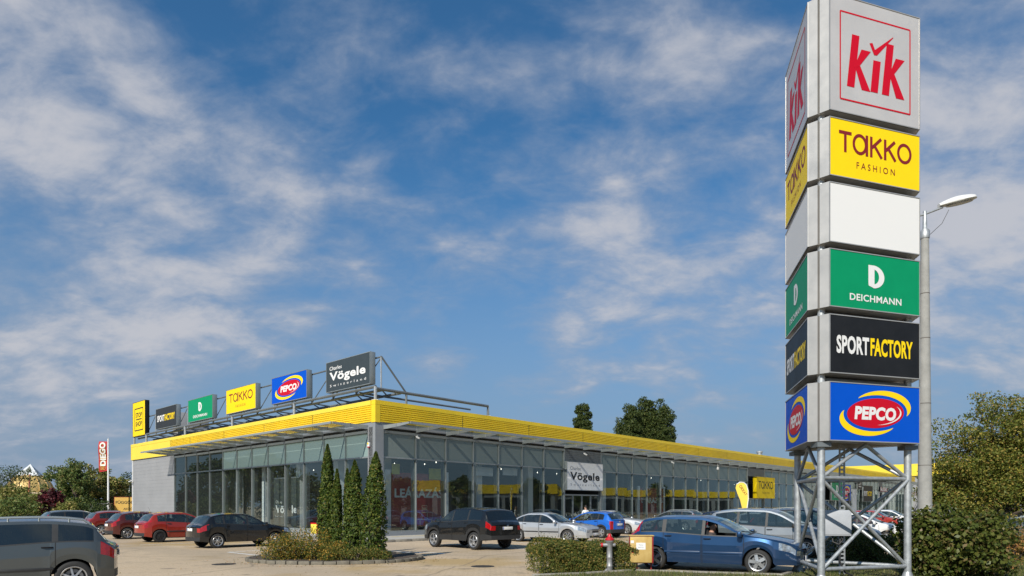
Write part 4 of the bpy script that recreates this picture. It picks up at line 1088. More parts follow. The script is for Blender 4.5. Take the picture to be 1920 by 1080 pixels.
    if p.get('rails'):
        mb = MB(); a, b = p['rails']
        for s in (1, -1):
            pts = []
            for q in range(9):
                x = a+(b-a)*q/8; i = min(range(len(xs)), key=lambda k: abs(xs[k]-x)); y, z = rows[i][9]; up = .055 if 0 < q < 8 else .0
                pts.append((x, s*(y+.01), z+up))
            mb.tube(pts, .017, p.get('railmat', ALU), 8)
            for q in (2, 4, 6): x, y, z = pts[q]; mb.tube([(x, y, z), (x, y, z-.07)], .018, p.get('railmat', ALU), 6)
        fin(mb, 'roof_rail')
    if p.get('antenna', 1):
        xa = p['rw'][1]+.1; i = min(range(len(xs)), key=lambda k: abs(xs[k]-xa)); z = rows[i][11][1]; mb = MB(); mb.tube([(xa, 0, z-.01), (xa-.12, 0, z+.32)], [.006, .003], BLACK, 5); fin(mb, 'aerial')
    # seats and wheel inside
    def seat(x, y, w):
        mb = MB(); mb.box((x, y, .47), (.52, w, .16), SEAT, bev=.05); mb.box((0, 0, .33), (.14, w, .66), SEAT, Matrix.Translation((x-.24, y, .5)) @ Matrix.Rotation(-.25, 4, 'Y'), bev=.05)
        if w < .8: mb.box((0, 0, .09), (.09, .26, .18), SEAT, Matrix.Translation((x-.42, y, 1.15)), bev=.04)
        else:
            for yy in (-.35, .35): mb.box((x-.42, y+yy, 1.16), (.09, .24, .16), SEAT, bev=.04)
        fin(mb, 'seat')
    sx = p.get('seatx', .05); seat(sx, .36, .5); seat(sx, -.36, .5); seat(sx-.95, 0, 1.2)
    mb = MB(); mb.lathe([(.17, -.012), (.185, 0), (.17, .012), (.158, 0)], BLACK, 20, Matrix.Translation((sx+.52, .36, .93)) @ Matrix.Rotation(-1.1, 4, 'Y'), close=True); mb.tube([(sx+.52, .36, .93), (sx+.8, .36, .8)], .03, BLACK, 6); fin(mb, 'steering_wheel')
    mb = MB(); mb.box((sx+.88, 0, .80), (.35, 1.25, .22), BLACK, bev=.06); fin(mb, 'dashboard')
    return root

def C(**k): return k
def hatch(paint_, **k):
    d = C(L=3.94, W=1.69, fo=.80, wb=2.49, R=.30, paint=paint_,
          top=[(2.045, .66), (2.02, .73), (1.93, .80), (1.70, .86), (1.05, .975), (.90, 1.015), (.16, 1.385), (-.15, 1.45), (-.75, 1.455), (-1.30, 1.39), (-1.46, 1.34), (-1.76, 1.0), (-1.85, .95), (-1.895, .88)],
          belt=[(2.045, .61), (1.9, .72), (1.0, .90), (.3, .91), (-1.2, .99), (-1.6, .96), (-1.80, .90), (-1.895, .82)],
          side=[(.06, .86), (-.94, -.02), (-1.34, -1.02)], doors=[(-.0, .92), (-.98, -.02)], ws=(.16, .94), rw=(-1.73, -1.47), tail=(4, 6), tailx=.15, tailslant=.06, zpr=.74, seatx=-.05, rim='five')
    d.update(k); return d
def wagon(paint_, **k):
    d = C(L=4.48, W=1.78, fo=.88, wb=2.64, R=.315, paint=paint_,
          top=[(2.20, .66), (2.18, .74), (2.08, .82), (1.85, .89), (1.15, 1.0), (1.0, 1.04), (.18, 1.415), (-.15, 1.475), (-.8, 1.485), (-1.55, 1.43), (-1.76, 1.38), (-2.12, 1.02), (-2.23, .97), (-2.28, .90)],
          belt=[(2.20, .60), (2.05, .73), (1.1, .93), (.3, .94), (-1.3, 1.02), (-1.9, 1.01), (-2.15, .93), (-2.28, .84)],
          side=[(.02, .98), (-1.0, -.06), (-1.80, -1.10)], doors=[(-.04, 1.0), (-1.06, -.06)], ws=(.18, 1.04), rw=(-2.09, -1.78), tail=(4, 7), tailx=.11, tailslant=.085, zpr=.76, rim='five', rails=(-1.65, .1), seatx=0)
    d.update(k); rs_ = d.get('rearscale', 1)
    if rs_ != 1:                                         # a shorter tail behind the rear axle
        xr = -d['wb']/2; fx = lambda x: xr+(x-xr)*rs_ if x < xr else x
        d['top'] = [(fx(x), z) for x, z in d['top']]; d['belt'] = [(fx(x), z) for x, z in d['belt']]
        d['side'] = [(fx(a), fx(b)) for a, b in d['side']]; d['rw'] = (fx(d['rw'][0]), fx(d['rw'][1])); d['L'] = d['fo']+d['wb']/2-fx(-2.28)
    return d
def suv(paint_, **k):
    d = C(L=4.35, W=1.83, fo=.86, wb=2.56, R=.35, paint=paint_, sill=.34, fl=.34, rl=.42, arch=.07,
          top=[(2.14, .80), (2.12, .90), (2.02, .98), (1.75, 1.05), (1.05, 1.13), (.92, 1.16), (.26, 1.60), (-.05, 1.67), (-.8, 1.685), (-1.6, 1.62), (-1.80, 1.56), (-2.07, 1.17), (-2.17, 1.10), (-2.21, 1.0)],
          belt=[(2.14, .74), (1.98, .88), (1.0, 1.06), (.3, 1.08), (-1.3, 1.16), (-1.9, 1.14), (-2.12, 1.04), (-2.21, .95)],
          side=[(.10, .94), (-.88, .02), (-1.72, -.96)], doors=[(.06, .95), (-.94, .04)], ws=(.26, .96), rw=(-2.05, -1.82), tail=(4, 5), tailx=.20, tailslant=.03, zpr=.86, rim='star', lowtrim=True, glassr=CGLASSD, zpf=.5, tumble=.30, seatx=.1)
    d.update(k); return d
def sedan(paint_, **k):
    d = C(L=4.68, W=1.74, fo=.92, wb=2.70, R=.315, paint=paint_,
          top=[(2.27, .66), (2.25, .74), (2.15, .80), (1.9, .86), (1.0, .965), (.85, .99), (.12, 1.37), (-.2, 1.435), (-.8, 1.43), (-1.15, 1.34), (-1.78, 1.06), (-1.95, 1.02), (-2.30, .98), (-2.38, .93), (-2.41, .84)],
          belt=[(2.27, .60), (2.1, .72), (1.0, .91), (.3, .92), (-1.3, .96), (-1.9, .955), (-2.32, .90), (-2.41, .78)],
          side=[(-.10, .84), (-1.02, -.20), (-1.42, -1.08)], doors=[(-.16, .92), (-1.1, -.18)], ws=(.12, .88), rw=(-1.76, -1.15), tail=(3, 4), tailx=.24, zpr=.80, rim='seven', antenna=0, seatx=-.1)
    d.update(k); return d
def van(paint_, **k):
    d = C(L=4.30, W=1.77, fo=.84, wb=2.76, R=.315, paint=paint_,
          top=[(2.20, .68), (2.18, .78), (2.08, .86), (1.80, .96), (1.35, 1.08), (1.22, 1.12), (.42, 1.54), (.05, 1.63), (-.7, 1.65), (-1.5, 1.58), (-1.72, 1.52), (-1.99, 1.10), (-2.07, 1.02), (-2.10, .92)],
          belt=[(2.20, .62), (2.02, .76), (1.3, .98), (.3, 1.0), (-1.3, 1.08), (-1.8, 1.05), (-2.02, .97), (-2.10, .86)],
          side=[(.16, 1.12), (-.80, .08), (-1.62, -.88)], doors=[(.10, .98), (-.84, .08)], ws=(.42, 1.26), rw=(-1.97, -1.73), tail=(4, 6), tailx=.14, tailslant=.05, zpr=.78, rim='multi', seatx=.2)
    d.update(k); return d

def rot(v, a): return Vector((v.x*cos(a)-v.y*sin(a), v.x*sin(a)+v.y*cos(a), 0))
def place(px, py, head, p, which):                       # centre from the ground contact of one wheel seen in the photo
    h = radians(head); s = {'r': -1, 'l': 1}[which[1]]; x = p['wb']/2*(1 if which[0] == 'f' else -1)
    return at(px, py)-rot(Vector((x, s*(p['W']/2-.1), 0)), h), h
P_BLACK = paint('paint_black', (.008, .009, .010), .0, .22); P_BLUE = paint('paint_blue', (.012, .048, .125), .45, .3); P_SILV = paint('paint_silver', (.52, .54, .56), .6, .33)
P_GREY = paint('paint_grey', (.085, .10, .105), .5, .3); P_RED = paint('paint_red', (.27, .022, .014), .0, .34); P_RED2 = paint('paint_dark_red', (.20, .018, .014), .1, .34)
P_MAR = paint('paint_maroon', (.115, .020, .016), .45, .32); P_SBLUE = paint('paint_bright_blue', (.012, .12, .50), .1, .3); P_WHT = paint('paint_white', (.70, .71, .71), .0, .3)
P_DK = paint('paint_charcoal', (.03, .034, .038), .4, .3); P_LG = paint('paint_pale_grey', (.26, .285, .31), .55, .33)

GP = 'cars parked in front of the shops'
def park(name, label, px, py, head, which, prm): 
    q, h = place(px, py, head, prm, which); return car(name, label, q, h, prm, GP)
park('parked_car', 'black five-door hatchback parked just left of the planted island', 407, 1028, 47, 'rr', hatch(P_BLACK, tail=(4, 5), tailx=.26, rim='seven', zpr=.76, L=3.96, W=1.74))
park('parked_car', 'bright red hatchback with black steel wheels beside the black hatchback', 299, 1017, 47, 'rr', hatch(P_RED, rim='steel', handle=TRIM, mould=TRIM, mirror=TRIM))
park('parked_car', 'maroon hatchback with silver wheels between two red cars', 238.5, 1011, 47, 'rr', hatch(P_MAR, rim='star', handle=TRIM))
park('parked_car', 'dark red hatchback mostly hidden behind the maroon one', 190, 1003, 47, 'rr', hatch(P_RED2, L=4.1))
park('parked_car', 'dark grey estate car with a pale roof line in front of the purple bush', 112, 1001, 47, 'rr', wagon(P_GREY, rails=None, glassr=CGLASSD))
wg = wagon(P_GREY, W=1.79, wb=2.70, rearscale=.72, fo=.9, glassr=CGLASSD, rim='seven', mould=TRIM, handle=P_GREY, R=.325, tail=(4, 5), tailx=.24, tailslant=.02, rails=(-1.75, .15))
hd = 214; q, h = at(138.5, d=12.75), radians(hd); q = q-rot(Vector((-wg['wb']/2, wg['W']/2-.1, 0)), h)
car('parked_car', 'grey estate car with silver roof rails cut off by the left edge of the view', q, h, wg, GP)
park('parked_car', 'black sport utility car with silver wheels in front of the red poster window', 890, 1031, 134, 'rl', suv(P_BLACK, handle=P_BLACK))
park('parked_car', 'silver saloon parked right of the black sport utility car', 1064.8, 1018.6, -33, 'fr', sedan(P_SILV, mould=TRIM))
park('parked_car', 'bright blue small hatchback seen from behind next to the silver saloon', 1128, 1009, 137, 'rl', hatch(P_SBLUE, L=3.75, W=1.59, wb=2.36, lowtrim=True, tail=(3, 4), tailx=.1))
park('parked_car', 'white saloon half hidden between the bright blue hatchback and the blue estate', 1176, 1002, -38, 'fr', sedan(paint('paint_white_silver', (.62, .63, .64), .3, .3), top=[(2.27, .66), (2.25, .74), (2.15, .82), (1.9, .89), (1.0, 1.0), (.85, 1.04), (.12, 1.40), (-.2, 1.47), (-.8, 1.46), (-1.15, 1.38), (-1.78, 1.08), (-1.95, 1.05), (-2.30, 1.0), (-2.38, .94), (-2.41, .84)]))
park('parked_car', 'dark silver estate whose roof shows above the blue estate', 1285, 996, 140, 'rl', wagon(paint('paint_dark_silver', (.22, .24, .26), .6, .3)))
fw = wagon(P_BLUE, open=(-1, 0), rails=None, seatx=.32, mould=pm('moulding_blue', (.012, .04, .10), .4), rim='five', W=1.80, rearscale=.74)
focus_pos, focus_h = place(1421, 1077.5, -29, fw, 'fr')
car('parked_car', 'metallic blue estate car with its driver window open, nearest car on the right', focus_pos, focus_h, fw, GP)
park('parked_car', 'silver people carrier right behind the blue estate', 1512, 1046, -33, 'fr', van(P_LG, mirror=TRIM, handle=P_LG))
park('parked_car', 'black car with bright spoked wheels parked behind the legs of the pylon', 1591, 1037, -36, 'fr', van(P_DK, rim='multi', railmat=ALU, rails=(-1.5, .2), L=4.5))
park('parked_car', 'white hatchback behind the right leg of the pylon', 1664, 1021, -36, 'fr', hatch(P_WHT, L=4.1, H=1.5))
for (x, y, hh, pt, lab) in ((1672, 995, -38, P_RED, 'small red car far off beside the lamp post'), (1700, 990, -40, P_WHT, 'small white car far off behind the lamp post')):
    park('parked_car', lab, x, y, hh, 'fr', hatch(pt))
park('parked_car', 'grey car at the right edge of the view beyond the orange bush', 2010, 1050, 150, 'rl', wagon(P_GREY, rails=None))
park('parked_car', 'dark saloon whose roof shows between the black and silver cars', 950, 1003, -40, 'fr', sedan(P_DK))
park('parked_car', 'dark estate car squeezed between the silver people carrier and the pylon legs', 1560, 1026, -36, 'fr', wagon(P_DK, railmat=ALU))
park('parked_car', 'silver hatchback showing above the bonnet of the silver people carrier', 1490, 1016, -36, 'fr', hatch(paint('paint_mid_silver', (.34, .36, .38), .6, .33), L=4.0))
park('parked_car', 'dark blue hatchback whose roof shows just right of the silver estate roof', 1400, 1003, -38, 'fr', hatch(paint('paint_navy', (.015, .025, .06), .4, .3), L=4.0))
# ------------------------------------------------------------------ vegetation
BARK = pm('bark', (.085, .065, .048), .9, var=.3, vscale=6, bump=.5, bscale=25)
L_TREE = leafmat('leaf_autumn', [(0, (.060, .085, .012)), (.4, (.115, .140, .022)), (.68, (.185, .185, .035)), (.88, (.30, .25, .05)), (1, (.36, .22, .07))])
L_TREE2 = leafmat('leaf_far_green', [(0, (0.045, 0.081, 0.020)), (.5, (0.101, 0.153, 0.036)), (.85, (0.183, 0.213, 0.060)), (1, (0.304, 0.265, 0.101))])
L_TREE3 = leafmat('leaf_far_yellow', [(0, (0.091, 0.122, 0.024)), (.5, (0.193, 0.213, 0.050)), (.85, (0.325, 0.284, 0.091)), (1, (0.487, 0.344, 0.162))])
L_DARK = leafmat('leaf_dark', [(0, (0.025, 0.048, 0.015)), (.6, (0.057, 0.090, 0.025)), (1, (0.109, 0.136, 0.040))])
L_CYP = leafmat('cypress_sprays', [(0, (.022, .046, .006)), (.5, (.055, .092, .012)), (.85, (.105, .135, .020)), (.97, (.17, .17, .03)), (1, (.24, .15, .05))], trl=.2)
L_HEDGE = leafmat('hedge_leaves', [(0, (0.041, 0.065, 0.012)), (.45, (0.090, 0.119, 0.023)), (.75, (0.160, 0.160, 0.036)), (1, (0.377, 0.246, 0.065))])
L_GOLD = leafmat('golden_shrub', [(0, (0.058, 0.080, 0.014)), (.3, (0.131, 0.145, 0.029)), (.55, (0.261, 0.203, 0.043)), (.8, (0.464, 0.275, 0.058)), (1, (0.725, 0.435, 0.072))])
L_SHR = leafmat('island_shrub', [(0, (.045, .07, .012)), (.45, (.10, .13, .024)), (.66, (.20, .18, .035)), (.82, (.42, .24, .04)), (1, (.58, .34, .06))])
L_ORANGE = leafmat('orange_shrub', [(0, (0.087, 0.102, 0.020)), (.4, (0.203, 0.160, 0.036)), (.75, (0.377, 0.203, 0.058)), (1, (0.493, 0.217, 0.087))])
L_PURPLE = leafmat('purple_leaves', [(0, (0.032, 0.012, 0.014)), (.6, (0.080, 0.020, 0.026)), (1, (0.189, 0.032, 0.043))])
L_BIG = leafmat('big_leaves', [(0, (.040, .062, .010)), (.45, (.085, .108, .020)), (.8, (.135, .145, .030)), (1, (.19, .13, .06))], rough=.45)
L_POP = leafmat('poplar_leaves', [(0, (0.026, 0.046, 0.012)), (.6, (0.061, 0.087, 0.020)), (1, (0.123, 0.138, 0.036))])
L_GRASS = leafmat('grass_blades', [(0, (0.065, 0.102, 0.020)), (.5, (0.123, 0.152, 0.035)), (.85, (0.217, 0.217, 0.072)), (1, (0.377, 0.290, 0.145))])

def unit(n): v = RNG.normal(0, 1, (n, 3)); return v/np.linalg.norm(v, axis=1)[:, None]
def crown_pts(ells, n, nclump, cr, fill=.35):
    """leaf points gathered in clumps spread through a few ellipsoids, leaving gaps between clumps"""
    vol = np.array([e[1][0]*e[1][1]*e[1][2] for e in ells]); pr = vol/vol.sum()
    idx = RNG.choice(len(ells), nclump, p=pr); cc = []
    for i in idx:
        u = unit(1)[0]*RNG.uniform(.45, 1.0)**.6; cc.append(np.array(ells[i][0])+u*np.array(ells[i][1]))
    cc = np.array(cc); rad = cr*RNG.uniform(.55, 1.35, nclump)
    w = rad**2; k = RNG.choice(nclump, n, p=w/w.sum()); u = unit(n); r = rad[k]*RNG.uniform(.25, 1.08, n)**.5
    u2 = u*np.array([1, 1, .75]); p = cc[k]+u2*r[:, None]
    return p, u, cc
def tree(name, label, loc, h, ells, n, nclump, cr, leaf, mat, group=None, trunk_r=.16, cat='tree', aspect=.6, limbs=14):
    t = thing(name, label, cat, T(loc.x, loc.y, 0), group)
    p, u, cc = crown_pts(ells, n, nclump, cr)
    ok = p[:, 2] > .08; leaf_mesh('crown', p[ok], u[ok], leaf, mat, t, aspect)
    mb = MB(); top = max(e[0][2] for e in ells)
    pts = [(0, 0, -.05)]+[(random.uniform(-.05, .05)*h*.15, random.uniform(-.05, .05)*h*.15, top*f) for f in (.2, .45, .7, 1)]
    mb.tube(pts, [trunk_r*1.25, trunk_r, trunk_r*.75, trunk_r*.5, trunk_r*.2], BARK, 8)
    for c in cc[RNG.choice(len(cc), min(limbs, len(cc)), replace=False)]:
        z0 = max(.15*h, min(c[2]*.6, top*.8)); m = (c[0]*.4, c[1]*.4, z0+(c[2]-z0)*.45)
        mb.tube([(0, 0, z0*.8), m, tuple(c)], [trunk_r*.4, trunk_r*.25, trunk_r*.06], BARK, 5)
    mb.build('trunk', t, 60)
    return t
def cypress(loc, h, r, label):
    t = thing('cypress', label, 'conifer', T(loc.x, loc.y, 0, random.uniform(0, 6)), 'columnar conifers on the planted island')
    n = int(9000*h/3.3); z = RNG.uniform(0, 1, n)**.85; a = RNG.uniform(0, 2*pi, n)
    prof = np.interp(z, [0, .05, .25, .5, .75, .9, 1.0], [.80, .95, 1.0, .86, .60, .32, .03])
    lump = .86+.09*np.sin(a*2+z*11+loc.x*7)+.08*np.sin(a*4-z*23+loc.x*3)+.08*np.sin(a*7+z*47+loc.y)+.05*np.sin(z*110)
    rr = r*prof*lump*RNG.uniform(.62, 1.06, n)**.6
    p = np.stack([rr*np.cos(a)+.05*np.sin(z*5), rr*np.sin(a), .04+z*h], 1)
    nr = np.stack([np.cos(a), np.sin(a), np.full(n, .55)], 1)
    leaf_mesh('foliage', p, nr, .085, L_CYP, t, .5, .7)
    mb = MB(); mb.tube([(0, 0, -.05), (0, 0, h*.5), (.04, 0, h*.97)], [r*.5, r*.38, .01], pm('shade_core', (.025, .025, .012), .95), 8); mb.build('trunk', t, 60)  # thick dark core round the stem, inner shade put into its colour
def bush(name, label, loc, rx, ry, h, n, leaf, mat, cat='shrub', group=None, rz=0, nclump=26, aspect=.55, flat=.0):
    t = thing(name, label, cat, T(loc.x, loc.y, 0, rz), group)
    ells = [((0, 0, h*.40), (rx*.80, ry*.80, h*.42))]
    k = max(3, int(rx*3))
    for i in range(k):
        ells.append(((random.uniform(-.6, .6)*rx, random.uniform(-.6, .6)*ry, h*random.uniform(.25, .5)), (rx*.42, ry*.42, h*random.uniform(.28, .46))))
    p, u, cc = crown_pts(ells, n, nclump, min(rx, ry, h)*.36)
    ok = p[:, 2] > .02; leaf_mesh('foliage', p[ok], u[ok]+np.array([0, 0, .35]), leaf, mat, t, aspect)
    mb = MB()
    for c in cc[:18]: mb.tube([(c[0]*.2, c[1]*.2, -.02), (c[0]*.6, c[1]*.6, c[2]*.55), tuple(c)], [.03, .02, .006], BARK, 5)
    mb.build('stems', t, 60)
    return t
def hedge(label, a, b, depth, h, n, leaf, mat, cat='hedge'):
    """clipped hedge from a to b (front face), ragged top"""
    d = (b-a); Lh = d.length; ang = atan2(d.y, d.x)
    t = thing('hedge', label, cat, T(a.x, a.y, 0, ang))
    x = RNG.uniform(0, Lh, n); f = RNG.uniform(0, 1, n); y = np.where(f < .38, RNG.uniform(-.06, .10, n), RNG.uniform(0, depth, n))
    e_ = RNG.uniform(0, 1, n) < .10; x = np.where(e_, np.where(RNG.uniform(0, 1, n) < .5, RNG.uniform(-.05, .08, n), Lh-RNG.uniform(-.05, .08, n)), x); y = np.where(e_, RNG.uniform(0, depth, n), y)
    top = h*(.90+.10*np.sin(x*2.1+1)*np.sin(x*.9+y)+.07*np.sin(x*7.3+y*5))
    z = np.where(f < .38, top*RNG.uniform(0.02, 1, n), top*(1-RNG.uniform(0, 1, n)**3*.6))
    edge = np.minimum(np.minimum(x, Lh-x), .18)/.18; z = z*(.80+.20*edge)
    up = RNG.uniform(0, 1, n) < .06; z = np.where(up, z+RNG.uniform(0, .14, n), z)
    y = y+.08*np.sin(x*3.3+z*4)+.05*np.sin(x*9+z*11)
    p = np.stack([x, y, z], 1); nr = np.stack([np.zeros(n), np.where(f < .38, -1, -.2), np.where(f < .38, .5, 1)], 1)
    leaf_mesh('foliage', p, nr, leaf, mat, t, .5, .9)
    mb = MB()
    for i in range(int(Lh/.16)):
        xx = .1+i*.16; yy = random.uniform(.2, depth-.2)
        mb.tube([(xx, yy, -.02), (xx+random.uniform(-.1, .1), yy+random.uniform(-.1, .1), h*.8)], [.02, .008], BARK, 5)
    mb.box((Lh/2, depth*.55, h*.36), (Lh-1.0, depth*.45, h*.62), pm('shade_core', (.025, .025, .012), .95)); mb.build('stems', t)  # solid near-black box among the stems, painted as the shade inside the hedge
    return t

# the planted island: kerb ring, soil, conifers, shrubs
IC = at(630, d=21.3); IA, IB, IR = 2.75, 2.05, 0.06
SOIL = pm('soil', (.075, .055, .038), .95, var=.3, vscale=6, bump=.6, bscale=20)
mb = MB(); mb.quad([(IC.x+IA*.97*cos(2*pi*k/40), IC.y+IB*.97*sin(2*pi*k/40), .09) for k in range(40)], SOIL); tag(mb.build('soil'), kind='structure')
mb = MB()
for k in range(46):
    a = 2*pi*(k+.5)/46; x, y = IC.x+IA*cos(a), IC.y+IB*sin(a); tx, ty = -IA*sin(a), IB*cos(a)
    mb.box((0, 0, .03), (hypot(tx, ty)*2*pi/46-random.uniform(.01, .035), .13, .15+random.uniform(-.02, .02)), pm('weathered_kerb', (.15, .135, .105), .9, var=.4, vscale=4), T(x, y, 0, atan2(ty, tx)), bev=.02)
tag(mb.build('kerb', smooth=40), kind='structure')
for px, d, ytop, r, lab in ((614, 22.0, 836, .30, 'tall dark green columnar conifer, leftmost and highest of those on the island'),
                            (631, 21.6, 882, .21, 'small slim columnar conifer tucked against the right side of the tallest one'),
                            (654, 21.7, 882, .19, 'slim columnar conifer pressed against the left side of the middle one'),
                            (664, 21.3, 866, .33, 'middle columnar conifer on the island, shorter than both outer ones'),
                            (702, 20.6, 850, .40, 'columnar conifer with a broad foot at the right end of the island')):
    cypress(at(px, d=d), HC+(HOR-ytop)/FPX*d, r*1.2, lab)
bush('golden_shrub', 'rounded golden flowering shrub at the left end of the planted island', at(560, d=20.6), 1.1, .95, 1.15, 13000, .05, L_SHR, rz=.2, nclump=90)
bush('green_shrub', 'low straggly green shrub in front of the conifers on the island', at(665, d=20.0), 1.25, .5, .55, 6500, .05, L_HEDGE, nclump=60)
bush('flowering_shrub', 'low golden and green shrub between the rounded shrub and the tall conifer', at(608, d=20.2), .75, .6, .72, 6000, .05, L_SHR, nclump=40)

# clipped hedges near the camera
hedge('clipped green hedge with orange shoot tips beside the red topped hydrant', at(1014, d=16.35), at(1192, d=16.95), 1.3, .84, 34000, .05, L_HEDGE)
hedge('dark clipped hedge behind the right leg of the pylon', at(1588, d=19.2), at(1700, d=19.8), 1.0, .95, 12000, .055, L_BIG)
# shrubs and tree at the right edge
bush('broadleaf_bush', 'big dark broad-leaved bush right of the pylon foot', at(1795, d=15.6), 1.35, 1.15, 2.08, 18000, .105, L_BIG, nclump=80, aspect=.7)
bush('orange_shrub', 'small orange tinted shrub at the right edge beside the broad-leaved bush', at(1880, d=17.0), .7, .6, 1.35, 6500, .055, L_ORANGE, nclump=40)
tree('maple_tree', 'large leafy autumn tree behind the lamp post at the right edge', at(1860, d=23), 5.7,
     [((-.9, 0, 3.0), (1.35, 1.3, 1.5)), ((.3, .2, 4.2), (1.2, 1.2, 1.25)), ((-.85, 0, 4.75), (.70, .8, .85)), ((1.5, .2, 3.2), (1.3, 1.2, 1.7)), ((1.6, .3, 4.7), (.8, .8, .9)), ((0, -.2, 2.0), (2.4, 1.5, 1.2)), ((.6, 0, 3.0), (2.0, 1.3, 1.2)), ((-1.75, -.2, 2.3), (.6, .6, .7))], 80000, 420, .42, .085, L_TREE, trunk_r=.14, limbs=40)
# poplars behind the building
def poplar(px, d, ytop, w, label, n=9000):
    h = HC+(HOR-ytop)/FPX*d; loc = at(px, d=d)
    e = [((0, 0, h*.45), (w, w, h*.38)), ((w*.25, 0, h*.72), (w*.72, w*.72, h*.22)), ((-w*.3, 0, h*.66), (w*.66, w*.66, h*.22)), ((0, 0, h*.87), (w*.42, w*.42, h*.11))]
    tree('poplar_tree', label, loc, h, e, n*4, 420, w*.27, .28, L_POP, 'poplars behind the long facade', .35, limbs=24)
poplar(1091, 112, 737, 1.75, 'single slim poplar standing apart behind the building roof')
poplar(1180, 110, 741, 2.4, 'left poplar of the close clump behind the building roof', 8000)
poplar(1212, 113, 735, 2.7, 'middle and tallest poplar of the close clump behind the roof', 9000)
poplar(1240, 111, 741, 2.3, 'right poplar of the close clump behind the building roof', 8000)
# trees at the left beyond the car park
LT = 'trees beyond the far left of the car park'
def ftree(px, d, ytop, wpx, mat, label, n=11000, name='broadleaf_tree', leaf=.24):
    h = HC+(HOR-ytop)/FPX*d; w = wpx/FPX*d/2; loc = at(px, d=d)
    e = [((0, 0, h*.45), (w, w*.9, h*.42)), ((w*.35, 0, h*.68), (w*.55, w*.55, h*.28)), ((-w*.4, .2, h*.62), (w*.55, w*.55, h*.30)), ((0, 0, h*.80), (w*.38, w*.4, h*.19)), ((0, 0, h*.22), (w*.95, w*.8, h*.22))]
    tree(name, label, loc, h, e, n, 120, w*.26, leaf, mat, LT, .22, limbs=20)
ftree(20, 96, 868, 110, L_DARK, 'dark tree far behind at the left edge of the view', 6000)
ftree(30, 132, 884, 60, L_DARK, 'dark distant tree left of the glass pyramid roof', 4000)
ftree(8, 66, 910, 90, L_TREE3, 'yellowish tree at the left edge in front of the dark ones')
ftree(62, 64, 926, 80, L_TREE3, 'low yellow green tree below the domed roof')
ftree(116, 74, 862, 66, L_TREE2, 'tall green tree just right of the domed roof', 8000)
ftree(142, 72, 858, 64, L_TREE2, 'tall bushy green tree left of the red flag', 8000)
ftree(172, 78, 870, 64, L_TREE3, 'olive green tree right behind the red flag')
ftree(205, 76, 876, 64, L_TREE3, 'olive tree right of the flagpole')
ftree(232, 84, 886, 56, L_DARK, 'dark tree partly hidden by the end of the shop building', 5000)
ftree(96, 58, 912, 46, L_PURPLE, 'purple leaved bush standing in front of the green trees', 4500, 'purple_bush', .22)
ftree(128, 57, 936, 50, L_TREE3, 'low yellow green bush right of the purple one', 3000, 'low_bush', .2)
ftree(170, 60, 935, 70, L_DARK, 'low dark bush at the foot of the flagpole', 3500, 'low_bush', .22)
ftree(30, 57, 932, 110, L_TREE2, 'low green bush behind the grey estate car', 4500, 'low_bush', .2)
# more of the same belt beyond the left edge: it shows mirrored in the glazing
for i, (x, y, hh) in enumerate(((-62, 56, 9), (-74, 66, 10), (-86, 58, 8), (-96, 70, 11), (-108, 82, 10))):
    w = 4.2; tree('broadleaf_tree', ['green roadside tree nearest to the parked cars, mirrored in the short facade', 'second green roadside tree mirrored in the short facade', 'low roadside tree mirrored in the short facade', 'tall roadside tree mirrored in the short facade', 'last roadside tree mirrored in the short facade'][i],
         Vector((x, y, 0)), hh, [((0, 0, hh*.5), (w, w, hh*.4)), ((1, 0, hh*.75), (w*.5, w*.5, hh*.22))], 3500, 60, 1.2, .5, L_TREE2, LT, .25)
# the shops and trees across the car park, mirrored in the long facade
for i, w_ in enumerate(('nearest', 'second', 'third', 'fourth', 'fifth', 'last')):
    ctr = fr(14+27*i, 58+2*(i % 2)); o = thing('shop_pavilion', w_+' yellow topped pavilion across the car park, mirrored in the long facade', 'building', T(ctr.x, ctr.y, 0, radians(11)), 'pavilions across the car park')
    mb = MB(); mb.box((6, 0, 2.1), (12, 23, 4.2), CLAD_D); mb.build('wall', o)
    mb = MB(); mb.box((6, 0, 5.0), (12.6, 23.8, 1.7), YEL); mb.build('parapet', o)
    for k in range(5): mb = MB(); mb.box((-.03, -8.8+k*4.4, 1.9), (.05, 3.6, 3.0), G_DRK); mb.build('window', o)
for i, t in enumerate((12, 22, 33, 47, 60, 78, 98)):
    hh = 6.5; tree('roadside_tree', 'roadside tree in front of the far yellow shop row, number %d away from the camera' % (i+1) if False else ['nearest', 'second', 'third', 'fourth', 'fifth', 'sixth', 'last'][i]+' roadside tree in front of the yellow shop row across the car park', fr(t, 42+3*sin(i*3)), hh,
         [((0, 0, hh*.55), (2.2, 2.2, hh*.36)), ((.5, 0, hh*.8), (1.2, 1.2, hh*.2))], 2500, 40, .8, .4, L_TREE2, 'trees across the car park', .16)

